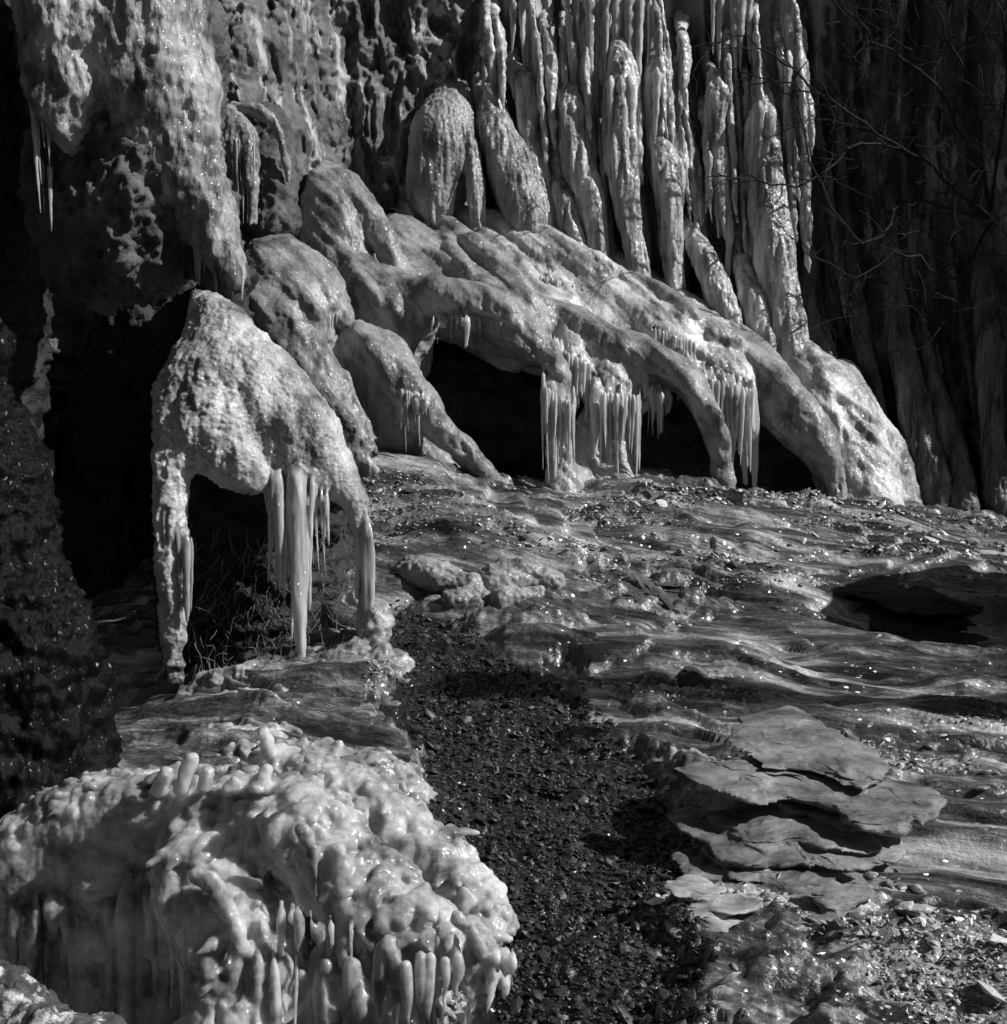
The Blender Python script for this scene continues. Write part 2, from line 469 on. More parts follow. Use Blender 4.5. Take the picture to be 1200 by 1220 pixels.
def build_ground():
    xs = np.concatenate([[-60, -30, -15, -8, -5, -3.6], np.arange(-2.6, 3.7, .0085), [4.2, 5, 7, 10, 20, 60]])
    ys = np.concatenate([[-60, -20, -5, 0, 1.5], np.geomspace(2.5, 9.2, 620), [9.8, 11, 14, 20, 60]])
    X, Y = np.meshgrid(xs, ys); x, y = X.ravel(), Y.ravel()
    h, ice = ground_h(x, y)
    V = np.stack([x, y, h], 1)
    nx, ny = len(xs), len(ys)
    I = np.arange(nx * ny).reshape(ny, nx)
    Q = np.stack([I[:-1, :-1], I[:-1, 1:], I[1:, 1:], I[1:, :-1]], -1).reshape(-1, 4)
    m, nt, b = new_mat("frozen_ground")
    v = mapping(nt)
    at = nt.nodes.new("ShaderNodeAttribute"); at.attribute_name = "ice"
    v0 = mapping(nt, (1, 1, 1), (0, 0, .35))
    mp = nt.nodes.new("ShaderNodeMapping"); mp.inputs["Scale"].default_value = (.22, 1.5, .6); nt.links.new(v0, mp.inputs["Vector"]); vs = mp.outputs["Vector"]
    mud = ramp(nt, noise(nt, v, 14, 6, .65), [(.35, .008), (.7, .035)])
    icec = ramp(nt, noise(nt, vs, 5, 9, .75), [(.41, .015), (.51, .12), (.63, .62)])
    spk = ramp(nt, noise(nt, v, 55, 3, .6), [(.3, .45), (.66, 1.0)])
    icec = mix(nt, .5, icec, spk, 'MULTIPLY')
    nt.links.new(mix(nt, at.outputs["Fac"], mud, icec), b.inputs["Base Color"])
    b.inputs["Roughness"].default_value = .2
    b.inputs["Coat Weight"].default_value = .45; b.inputs["Coat Roughness"].default_value = .24
    nt.links.new(facets(nt, v, 75, .9), b.inputs["Coat Normal"])
    add_bump(nt, b, [(noise(nt, vs, 40, 5, .65), .008), (noise(nt, v, 55, 4, .6), .005)])
    o = mesh_obj("ground", V, Q, m)
    a = o.data.attributes.new("ice", 'FLOAT', 'POINT'); a.data.foreach_set("value", ice.astype(np.float32))
    props(o, kind="structure")
build_ground()
def gz(x, y):
    return float(ground_h(np.array([x]), np.array([y]))[0][0])
def on_ground(px, py, dz=0):
    p = gxy(px, py); return np.array((p[0], p[1], gz(p[0], p[1]) + dz))

# ------------------------------------------------------------------ cliff wall
def wall_y(x):
    return np.interp(x, [-6, -2.0, -1.5, -1.0, 0, 2.0, 3.0, 3.5, 4.0, 4.5, 5.5, 9], [8.3, 8.3, 8.5, 9.4, 9.75, 9.8, 9.7, 9.4, 9.02, 8.75, 8.5, 8.2])  # right end brought forward out of view, shaped to shade the right-hand cliff
def build_wall():
    xs = np.concatenate([np.linspace(-7, -2.6, 30), np.arange(-2.5, 3.7, .011), np.linspace(3.75, 9, 80)])
    zs = np.concatenate([np.linspace(-.3, .3, 6), np.arange(.35, 4.5, .013), np.linspace(4.6, 12, 70)])
    X, Z = np.meshgrid(xs, zs); x, z = X.ravel(), Z.ravel()
    y = wall_y(x)
    sl = x + (z - 2) * .06
    p = np.stack([sl, x * 0, z], 1)
    wp = p + np.stack([fbm(p, (3, 1, 2), 3, 101) * .12, x * 0, fbm(p, (3, 1, 2), 3, 102) * .2], 1)
    fl = ridged(wp, (3.2, 1, .8), 4, 5) * .16 + fbm(p, (1.2, 1, .7), 3, 8) * .15
    fl = fl + ridged(wp, (8, 1, 3), 4, 12) * .11 + ridged(wp, (20, 1, 7), 3, 15) * .035 + fbm(p, (40, 1, 22), 2, 16) * .012
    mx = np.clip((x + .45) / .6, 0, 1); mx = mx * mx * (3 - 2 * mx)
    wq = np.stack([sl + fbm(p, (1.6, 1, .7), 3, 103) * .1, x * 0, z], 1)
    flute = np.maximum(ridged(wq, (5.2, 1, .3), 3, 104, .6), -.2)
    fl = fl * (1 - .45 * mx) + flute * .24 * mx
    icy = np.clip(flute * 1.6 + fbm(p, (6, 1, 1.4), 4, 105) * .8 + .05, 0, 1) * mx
    icy = icy * np.clip((2.55 - sl) / .5, .12, 1)  # ice colour faded out rightwards to paint in the cliff's shade
    y = y - fl + np.clip(z - 3, 0, 4) * .06 * np.clip((x - 3) / 1.2, 0, 1)
    y = y - np.maximum(0, z - 5.4) * .4 * np.clip((2.4 - x) / 2, 0, 1)  # overhang above the view, added to cut sky light
    y = y - np.maximum(0, 1.2 - z) * .35
    V = np.stack([x, y, z], 1)
    nx, ny = len(xs), len(zs)
    I = np.arange(nx * ny).reshape(ny, nx)
    Q = np.stack([I[:-1, :-1], I[:-1, 1:], I[1:, 1:], I[1:, :-1]], -1).reshape(-1, 4)
    o = mesh_obj("cliff_wall", V, Q, M_WALL)
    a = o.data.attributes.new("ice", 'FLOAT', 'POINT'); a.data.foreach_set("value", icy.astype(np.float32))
    props(o, "dark craggy rock cliff behind all the ice, streaked with frozen seepage", "cliff")
build_wall()

# ------------------------------------------------------------------ icicles
def icicle_geo(top, L, r, seed, ns=9, bend=.04, tip=.08, flare=1.25):
    g = random.Random(seed)
    n = max(7, min(26, int(L / .02)))
    V = []; Fc = []
    ax, ay = g.uniform(-bend, bend), g.uniform(-bend, bend)
    ph = g.uniform(0, 6); g0 = g.uniform(.6, 1.3)
    for i in range(n + 1):
        t = i / n
        rr = r * ((1 - t) ** g0 * (1 - tip) + tip) * min(1, .25 + t * 9) * (1 + .12 * math.sin(t * L * 60 + ph) + g.uniform(-.06, .06))
        cx, cy = top[0] + ax * L * t * t + g.uniform(-.05, .05) * r, top[1] + ay * L * t * t
        for k in range(ns):
            a = 2 * math.pi * k / ns
            w = rr * (1 + .14 * math.sin(2 * a + ph) + .08 * math.sin(5 * a + ph * 2))
            V.append((cx + math.cos(a) * w, cy + math.sin(a) * w, top[2] - L * t))
    for i in range(n):
        for k in range(ns):
            k2 = (k + 1) % ns
            Fc.append((i * ns + k, (i + 1) * ns + k, (i + 1) * ns + k2, i * ns + k2))
    V.append((V[n * ns][0], V[n * ns][1], top[2] - L - r * .3)); e = len(V) - 1
    for k in range(ns): Fc.append((n * ns + k, e, n * ns + (k + 1) % ns))
    Fc.append(tuple(range(ns)))
    return V, Fc
_ic = [0]
def icicle(px, py, d, lpx, rpx, parent, mat=None, tip=.08, name="icicle"):
    _ic[0] += 1
    V, Fc = icicle_geo(P(px, py, d), lpx * d / F, rpx * d / F, _ic[0], tip=tip)
    return mesh_obj(name, V, Fc, mat or M_DRIP, parent)
def fringe(x0, y0, x1, y1, d0, d1, n, lmin, lmax, r, parent, mat=None, tip=.08):
    for i in range(n):
        t = (i + .5 + random.uniform(-.35, .35)) / n
        L = lmin + (lmax - lmin) * random.random() ** 1.6
        icicle(x0 + (x1 - x0) * t, y0 + (y1 - y0) * t - 4, d0 + (d1 - d0) * t + random.uniform(-.03, .03), L, r * random.uniform(.6, 1.25) * (.6 + .4 * L / lmax), parent, mat, tip)

# ------------------------------------------------------------------ disps
def ice_disp(amp=.018, fl=.012, seed=0, lump=9):
    def f(V, Nn):
        steep = np.clip(1 - np.abs(Nn[:, 2]) * 1.3, 0, 1)
        return fbm(V, lump, 4, seed) * amp + fbm(V, (26, 26, 2.2), 3, seed + 9) * fl * steep + np.abs(fbm(V, 34, 2, seed + 5)) * amp * .45
    return f
def rock_disp(amp=.06, seed=0, scale=(5, 5, 5)):
    def f(V, Nn):
        return ridged(V, scale, 5, seed) * amp + fbm(V, np.array(scale) * 5, 3, seed + 4) * amp * .35
    return f

def strands(ch, n, seed, lo=.15, hi=.36, lmin=.12, lmax=.5, spread=110):
    """thin runs of frozen water clinging to the front of a limb and dripping off it"""
    g = random.Random(seed); out = []
    seg = np.linalg.norm(np.diff(ch[:, :3], axis=0), axis=1); cum = np.concatenate([[0], np.cumsum(seg)])
    for j in range(n):
        s0 = g.uniform(.06, .75) * cum[-1]; Ls = g.uniform(lmin, lmax)
        a = math.radians(g.gauss(10, spread * .5)); k = g.uniform(.75, 1.0)
        pts = []; rr0 = None
        for t in np.linspace(0, 1, 6):
            s = s0 + t * Ls
            c = np.array([np.interp(min(s, cum[-1]), cum, ch[:, i]) for i in range(4)])
            if rr0 is None: R0 = c[3]; rr0 = R0 * g.uniform(lo, hi)
            R = max(c[3], R0 * .75) if s < cum[-1] else c[3]
            q = c[:3] + np.array((math.sin(a) * R * k, -math.cos(a) * R * k, 0))
            if s > cum[-1]: q[2] -= s - cum[-1]
            pts.append([*q, rr0 * (1 - .65 * t ** 1.5) * min(1, .35 + t * 3.5)])
        out.append(np.array(pts))
    return out
def bundle(x0, y0, x1, y1, d0, d1, n, lmin, lmax, r, seed, tip=.5):
    """row of fused hanging runs, forming a curtain"""
    g = random.Random(seed); out = []
    for i in range(n):
        t = (i + g.uniform(.1, .9)) / n
        x = x0 + (x1 - x0) * t; y = y0 + (y1 - y0) * t; d = d0 + (d1 - d0) * t + g.uniform(-.04, .04)
        L = lmin * .55 + (lmax - lmin * .55) * g.random() ** 1.3; rr = r * g.uniform(.4, 1.25)
        out.append(chain([(x, y - 8, d + .03, rr * .3), (x, y + L * .18, d, rr), (x + g.uniform(-2, 2), y + L * .5, d - .01, rr * g.uniform(.7, 1)), (x + g.uniform(-2, 2), y + L, d, rr * tip)], 3))
    return out

# ------------------------------------------------------------------ frozen mounds under the cliff (one continuous flow, told apart lobe by lobe)
MOUNDS = [
 ("ice_hood", "hooded ice dome with black left side and small arched hole, high against the cliff", "ice mound",
  [[(386,203,8.95,10),(396,240,8.8,34),(400,290,8.7,44),(400,345,8.6,44)], [(415,222,8.75,18),(447,265,8.6,14),(464,300,8.55,12),(476,335,8.5,14)], [(372,290,8.85,26),(372,340,8.8,30)]], []),
 ("ice_saddle", "low rounded ice saddle below the hooded dome with the arched hole", "ice mound",
  [[(395,335,8.6,34),(440,352,8.38,38),(490,372,8.3,34)], [(425,365,8.3,30),(470,395,8.2,28),(450,420,8.3,34)]], []),
 ("ice_fan", "pale fan of ice with a ragged icicle edge beside the rock pillar foot", "ice mound",
  [[(303,292,8.0,9),(325,330,7.85,38),(355,370,7.72,42)], [(340,298,8.0,16),(375,335,7.85,33),(404,372,7.75,14)],
   [(315,380,7.7,38),(365,440,7.6,36),(405,500,7.5,34),(440,560,7.5,26)], [(345,430,7.9,60),(400,540,7.9,60)]], [(345,385,400,372,7.64,7.68,11,8,26,6)]),
 ("ice_dome", "smooth dark ice dome with a long ridge running down left of the biggest black cave", "ice mound",
  [[(410,404,7.95,20),(445,424,7.75,36),(480,460,7.62,27),(535,520,7.6,17),(606,588,7.7,11)], [(425,450,7.9,50),(440,530,7.85,50),(520,565,7.95,36)], [(460,480,7.8,34),(480,540,7.8,30)]], [(478,470,510,478,7.53,7.5,6,20,40,5)]),
 ("ice_cave_lobe", "broad ice lobe arching over the largest black cave", "ice mound",
  [[(470,360,8.25,24),(535,354,8.08,22),(595,374,7.98,20),(640,412,7.92,18),(668,452,7.92,13)], [(485,392,8.35,34),(492,430,8.4,26)],
   [(480,305,9.15,46),(540,345,8.85,48),(610,395,8.4,46)], [(450,320,9.0,40),(520,365,8.6,40)]], [(515,378,560,376,7.97,7.93,7,8,40,3.5)]),
 ("ice_slope", "long grainy ice slope with a row of short bright icicles across its middle", "ice slope",
  [[(512,236,9.45,9),(535,266,9.4,24),(590,330,9.05,42),(650,395,8.7,46)], [(590,256,9.5,9),(625,285,9.35,34),(690,345,9.05,46),(740,400,8.75,42)],
   [(560,300,9.35,50),(640,380,9.0,60)], [(480,275,9.5,40),(560,330,9.25,50)]], [(640,322,715,342,8.78,8.85,18,22,55,5)]),
 ("ice_apron", "bright ice flow ending in two stout columns between the two largest caves", "ice mound",
  [[(650,395,8.65,42),(700,425,8.42,42),(755,458,8.32,38),(775,478,8.3,16)], [(735,460,8.25,24),(736,520,8.15,17),(742,594,8.0,22)],
   [(705,510,8.25,22),(697,555,8.15,26),(690,594,8.05,30)], [(665,480,8.0,14),(668,530,8.0,14),(672,588,7.95,22)]],
   [(645,440,685,470,7.87,7.89,12,110,140,5),(655,405,705,430,8.15,8.15,13,35,80,5),(705,455,764,470,8.1,8.08,18,110,140,5.5)]),
 ("ice_buttress", "thick ice trunk like an elephant's leg, curving down right of the second cave", "ice mound",
  [[(712,402,8.45,12),(760,416,8.28,20),(808,450,8.12,20),(842,503,8.02,16),(859,550,8.0,12),(868,599,8.0,13)]], [(770,462,800,470,8.12,8.08,6,15,50,5)]),
 ("ice_curtain_slope", "upper ice slope with a hanging curtain of pale columns behind the thick trunk", "ice slope",
  [[(690,312,9.4,34),(760,358,9.25,40),(830,405,9.05,42),(880,455,8.85,38)], [(760,384,8.85,40),(820,420,8.65,42),(870,460,8.55,34)], [(720,360,9.1,40),(790,420,8.8,40)]],
   [(776,386,835,410,8.5,8.47,15,35,85,5.5),(838,442,902,462,8.33,8.33,18,90,130,5.5)]),
 ("ice_ridge", "grey ice ridge hooked over a shallow dark hollow at the right end of the mounds", "ice mound",
  [[(830,380,9.25,20),(890,428,8.85,32),(935,488,8.48,34),(972,532,8.33,26),(994,572,8.27,16),(1003,610,8.2,12)]], [(922,440,942,456,8.55,8.5,5,20,50,6)]),
 ("ice_skirt", "wide sloping skirt of ice closing the mounds on the right, its edge in shade", "ice mound",
  [[(930,420,9.1,26),(985,470,8.95,42),(1010,535,8.85,46),(1030,607,8.7,46)], [(995,460,9.15,30),(1040,540,9.0,36),(1072,612,8.95,26)]], []),
]
FLOW = P(680,430,8.4) - P(500,255,9.4); FLOW /= np.linalg.norm(FLOW)
def flow_noise(V, scale, along, seed, oc=3):
    c = V @ FLOW
    return fbm((V - c[:, None] * FLOW * (1 - along)) * scale, 1, oc, seed)
def mound_disp(V, Nn):
    steep = np.clip(1.15 - np.abs(Nn[:, 2]) * 1.5, 0, 1)
    return (flow_noise(V, 5, .2, 3, 3) * .045 + flow_noise(V, 18, .15, 4, 3) * .016 + fbm(V, (28, 28, 2.2), 3, 12) * .014 * steep
            + np.abs(fbm(V, 30, 3, 5)) * .004 + fbm(V, 80, 2, 6) * .003)
def build_mounds():
    lo, hi = bounds([chain(c) for m in MOUNDS for c in m[3]], .1)
    f = Field(lo, hi, .0105)
    pieces = []; out = {}
    for i, (nm, lb, ct, chs, bds) in enumerate(MOUNDS):
        x, y, d, _ = chs[0][-1]
        out[nm] = e = empty(nm, P(x, y, d), lb, ct, "frozen mounds at the cliff foot")
        pieces.append(("ice_body", M_ICE_PALE if nm in ("ice_slope", "ice_apron", "ice_curtain_slope", "ice_skirt") else M_ICE, e))
        for c in chs: f.add(chain(c), .09, len(pieces) - 1)
    f.add(chain([(452,272,8.4,5),(455,300,8.45,11),(461,328,8.45,10)]), .03, sub=True)
    for c in ([(536,425,8.0,50),(578,436,7.95,58),(618,478,7.92,46)], [(545,445,8.25,52),(600,470,8.2,54)], [(560,500,7.95,40),(600,545,7.9,36)], [(792,484,8.08,30),(812,540,8.02,27)], [(800,500,8.3,30)], [(900,545,8.25,26),(938,570,8.22,20)], [(448,545,7.5,20),(500,570,7.55,20)]):
        f.add(chain(c), .03, sub=True)
    g = random.Random(77)
    for ln, r in (([(568,262),(610,274),(650,292),(690,316),(716,336)],16), ([(760,372),(800,384),(845,408)],14), ([(640,395),(690,402),(720,428)],12), ([(500,250),(545,285),(600,330),(650,380)],13), ([(480,300),(540,335),(600,375),(660,425)],14), ([(560,372),(620,400),(670,440),(700,480)],10), ([(590,262),(640,300),(690,345)],14), ([(640,360),(710,395),(780,440)],14),
                  ([(700,312),(780,350),(850,395),(920,440)],12), ([(830,382),(900,430),(950,480),(985,540)],13), ([(720,345),(790,390),(850,430)],12), ([(430,350),(470,372),(510,380)],15), ([(410,345),(440,380),(450,410)],14), ([(540,290),(575,300),(610,330)],12), ([(940,425),(990,480),(1030,560)],14), ([(960,440),(1000,520),(1015,590)],12)):
        f.fold(spline(np.array(ln, float), 4), r * 1.1, r * 1.6, .035, 7.3, 9.9, .3)
    for j in range(80):
        x, y = g.uniform(300, 1020), g.uniform(220, 520)
        n = g.randint(6, 14); st = g.uniform(7, 12); a = g.uniform(.5, 1.15)
        pl = [(x + st * q * math.cos(a), y + st * q * math.sin(a) * (1 + q * .03)) for q in range(n)]
        r = g.uniform(4, 12); f.fold(pl, r * .7, r, .028, 7.3, 9.9, g.uniform(0, .5))
    for i, m in enumerate(MOUNDS):
        for j, bd in enumerate(m[4]):
            for c in bundle(*bd, i * 7 + j):
                pieces.append(("icicle", M_DRIP, out[m[0]])); f.add(c, .012, len(pieces) - 1)
    skin_pieces(f, pieces, None, mound_disp)
    return out
MO = build_mounds()
fringe(345,390,402,376,7.6,7.64,16,10,34,3,MO["ice_fan"])
fringe(474,466,512,474,7.5,7.48,12,20,75,3,MO["ice_dome"])
fringe(520,378,600,390,8.02,7.96,8,10,40,1.8,MO["ice_cave_lobe"])
fringe(642,330,714,350,8.7,8.78,16,20,55,3.2,MO["ice_slope"])
fringe(645,460,685,486,7.8,7.82,10,60,120,3.5,MO["ice_apron"])
fringe(655,412,704,437,8.08,8.08,10,35,75,3.5,MO["ice_apron"])
fringe(715,470,765,475,8.0,7.98,12,50,110,4,MO["ice_apron"])
fringe(772,466,800,474,8.08,8.03,7,20,60,3,MO["ice_buttress"])
fringe(780,394,830,411,8.4,8.38,12,30,75,3.5,MO["ice_curtain_slope"])
fringe(838,452,900,468,8.22,8.22,14,50,110,4,MO["ice_curtain_slope"])
fringe(925,446,940,460,8.5,8.46,5,25,55,3,MO["ice_ridge"])
# dark rock core behind the mounds
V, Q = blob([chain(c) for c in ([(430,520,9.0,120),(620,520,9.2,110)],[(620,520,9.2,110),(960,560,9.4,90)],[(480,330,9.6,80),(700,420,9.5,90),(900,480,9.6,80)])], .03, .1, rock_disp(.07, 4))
props(mesh_obj("rock_core", V, Q, M_DARK, base=P(620,600,9.2)), "wet bedrock blackened as shade inside the caves under the ice mounds", "rock")

# ------------------------------------------------------------------ frozen columns on the cliff
COLS = [
 ("blunt-topped column on two legs, black on its left side, above the grainy slope", [[(532,108,9.35,10),(527,150,9.25,33),(520,195,9.2,34),(518,240,9.2,30)],[(545,130,9.25,20),(560,190,9.15,13),(567,250,9.1,11)]], []),
 ("slanting smooth ice trunk with a deep black left flank, next to the two-legged column", [[(572,98,9.4,8),(585,140,9.3,20),(605,200,9.2,26),(628,262,9.1,24)]], []),
 ("thin knobbly ice rib just right of the slanting smooth trunk", [[(610,80,9.4,10),(628,110,9.35,15),(632,160,9.3,13),(642,220,9.25,16),(650,275,9.2,14)]], [(612,0,60,5),(622,0,80,5)]),
 ("pointed ice column with a bumpy cap, splitting into two narrow ribs below", [[(670,75,9.35,3),(680,115,9.3,17),(682,165,9.25,18),(688,205,9.2,16)],[(690,190,9.2,14),(705,235,9.15,14),(712,300,9.1,12)]], [(672,120,80,5),(682,120,90,6),(692,120,80,5)]),
 ("short beaded ice rib sloping down to the right between two columns", [[(655,190,9.3,5),(670,235,9.2,12),(688,298,9.1,11)]], []),
 ("tallest brightest ice column, fluted, reaching down to the grainy slope", [[(730,40,9.3,10),(742,85,9.25,19),(740,150,9.2,19),(744,220,9.15,17),(755,290,9.1,13),(766,335,9.05,11)]], [(702,-10,140,7),(712,-10,100,6),(722,-10,110,8),(735,-10,90,8),(750,-10,130,9),(762,-10,170,8),(728,90,120,6),(740,90,140,7),(750,90,140,7)]),
 ("long wavy ice column ending in a point before a dark hollow", [[(778,58,9.35,5),(787,95,9.3,17),(784,165,9.25,13),(795,210,9.15,17),(800,290,9.1,13),(804,345,9.05,8)],[(805,140,9.3,7),(812,190,9.25,9),(806,260,9.2,6)]], [(775,0,100,4),(783,80,90,6)]),
 ("hooked ice rib with a sharp tip and a large black hollow on its left", [[(843,72,9.4,3),(854,108,9.3,13),(850,150,9.3,12),(856,200,9.25,12),(862,265,9.2,7)],[(862,120,9.3,6),(874,170,9.3,5)]], [(845,180,70,5),(855,190,90,5),(850,-10,70,4),(858,-10,90,5)]),
 ("broad flat-faced pale column crossed by bare twigs", [[(906,85,9.35,9),(908,140,9.3,19),(912,220,9.25,24),(922,310,9.15,25),(934,400,9.05,26),(945,440,9.0,24)]], [(876,-10,100,7),(884,-10,90,9),(893,-10,80,6),(905,120,150,8),(918,130,160,8),(930,260,120,8)]),
 ("slim fluted column at the edge of the shaded cliff", [[(938,-20,9.4,8),(942,60,9.35,10),(946,120,9.35,8),(952,180,9.35,7)]], [(940,60,110,5)]),
 ("stubby ice fan with ribs below the pointed wavy column", [[(818,268,9.2,10),(842,315,9.1,15),(868,375,9.0,15)],[(850,325,9.1,13),(860,390,9.0,14)],[(880,300,9.2,9),(895,350,9.1,15),(915,415,9.0,18)]], []),
 ("narrow half-shaded rib right of the broad flat-faced column", [[(955,200,9.4,6),(962,300,9.35,10),(972,380,9.3,12),(990,440,9.2,14)]], []),
 ("dim slanting rib in the shaded cliff, first beyond the sunlight", [[(995,120,9.4,7),(1003,240,9.4,9),(1018,350,9.35,11),(1040,470,9.2,12),(1055,550,9.1,14)]], []),
 ("dim broad rib flaring at its foot in the shaded cliff", [[(1055,240,9.3,9),(1066,360,9.25,13),(1085,470,9.15,18),(1112,590,9.0,26)]], []),
 ("dim stepped rib near the right edge, paler at its foot", [[(1095,380,9.25,6),(1115,470,9.15,12),(1140,560,9.0,16),(1150,620,8.9,20)]], []),
 ("dim upright rib close to the right edge of the shaded cliff", [[(1170,330,9.2,12),(1178,430,9.1,15),(1182,520,9.0,14),(1190,600,8.9,18)]], []),
]
def build_cols():
    for i, (lb, chs, ics) in enumerate(COLS):
        chs = [[(c[0][0], c[0][1] - 22, 9.85, c[0][3] * 1.3)] + [(x, y, d + (.1 if q == 0 else 0), rr) for q, (x, y, d, rr) in enumerate(c)] + [(c[-1][0] + 4, c[-1][1] + 26, c[-1][2] - .02, c[-1][3] * .35)] for c in chs]
        cs = [chain(c) for c in chs]
        b = cs[0][-1][:3]
        st = []
        for j, c in enumerate(cs): st += strands(c, (12 if i < 2 else 34) if j == 0 else 8, i * 10 + j, .1, .32, .2, .9)
        lo, hi = bounds(cs + st, .06); f = Field(lo, hi, .008)
        for c in cs: f.add(c, .05)
        for c in st: f.add(c, .014)
        if i == 0: f.add(chain([(548,175,9.0,3),(550,205,9.0,9),(552,255,9.0,11)]), .02, sub=True); f.add(chain([(549,205,9.15,9),(552,255,9.12,11)]), .02, sub=True)
        V, Q, _ = f.skin(); V = smoothv(V, Q, 1); Nn = vnormals(V, Q)
        V = V + Nn * (fbm(V, (34, 34, 2), 3, 40 + i) * .018 + fbm(V, (12, 12, 5), 4, 50 + i) * .014 + fbm(V, 60, 2, 9) * .004)[:, None]
        e = empty("ice_column", b, lb, "ice column", "frozen columns on the cliff")
        mesh_obj("column_body", V, Q, M_ICE if i < 2 else M_COL if i < 11 else M_COL_SHADE, e)
        for (x, y, L, r) in ics: icicle(x, y, chs[0][2][2] - (.12 if y > 0 else 0), L, r, e, tip=.25 if y > 0 else .08)
build_cols()
def build_ribs():
    g = random.Random(21)
    def rib(x0, y0, x1, y1, d0, d1, r, lb, grp, i, mat):
        c = chain([(x0 - 2, y0 - 25, 9.8, r), (x0, y0, d0, r * .7), (x0 * .6 + x1 * .4 + g.uniform(-3, 3), y0 * .6 + y1 * .4, d0 * .6 + d1 * .4, r), (x1, y1, d1, r * g.uniform(.4, .9)), (x1 + 3, y1 + 30, d1, r * .15)])
        st = strands(c, 7, 900 + i, .25, .6)
        lo, hi = bounds([c] + st, .06); f = Field(lo, hi, .009); f.add(c, .03)
        for q in st: f.add(q, .012)
        V, Q, _ = f.skin(); V = V + vnormals(V, Q) * (fbm(V, (26, 26, 3), 3, i) * .014 + fbm(V, 18, 3, i + 5) * .012)[:, None]
        props(mesh_obj("ice_rib", V, Q, mat, base=c[-1][:3]), lb, "ice rib", grp)
    n = 0
    for x, y in ((596,120),(652,120),(700,150),(715,195),(722,225),(770,150),(824,170),(832,215),(884,180),(893,235),(650,30),(590,20),(812,40),(955,60),(872,215),(762,225),(898,300),(880,250)):
        L = g.uniform(60, 130)
        rib(x, y, x + L * .08 + g.uniform(-3, 6), y + L, 9.36, 9.22, g.uniform(5, 9), "thin rib of frozen seepage between the large ice columns on the sunlit cliff", "thin sunlit ribs on the cliff", n, M_COL); n += 1
    for q in range(34):
        x, y = g.uniform(570, 960), g.uniform(-15, 150)
        L = g.uniform(90, 230); L = min(L, 240 + (x - 560) * .42 - y - 20)
        rib(x, y, x + L * .07 + g.uniform(-3, 5), y + L, 9.33, 9.17, g.uniform(3, 6), "thin rib of frozen seepage between the large ice columns on the sunlit cliff", "thin sunlit ribs on the cliff", n, M_COL); n += 1
    for x, y in ((972,150),(985,230),(1010,300),(1035,180),(1030,380),(1075,300),(1125,420),(1130,300),(965,330),(1000,420),(1060,470),(1160,520)):
        L = g.uniform(110, 190)
        rib(x, y, x + L * .16, min(y + L, 600), 9.38, 9.2, g.uniform(5, 9), "thin dark rib of frozen seepage on the shaded part of the cliff", "thin shaded ribs on the cliff", n, M_COL_SHADE); n += 1
build_ribs()

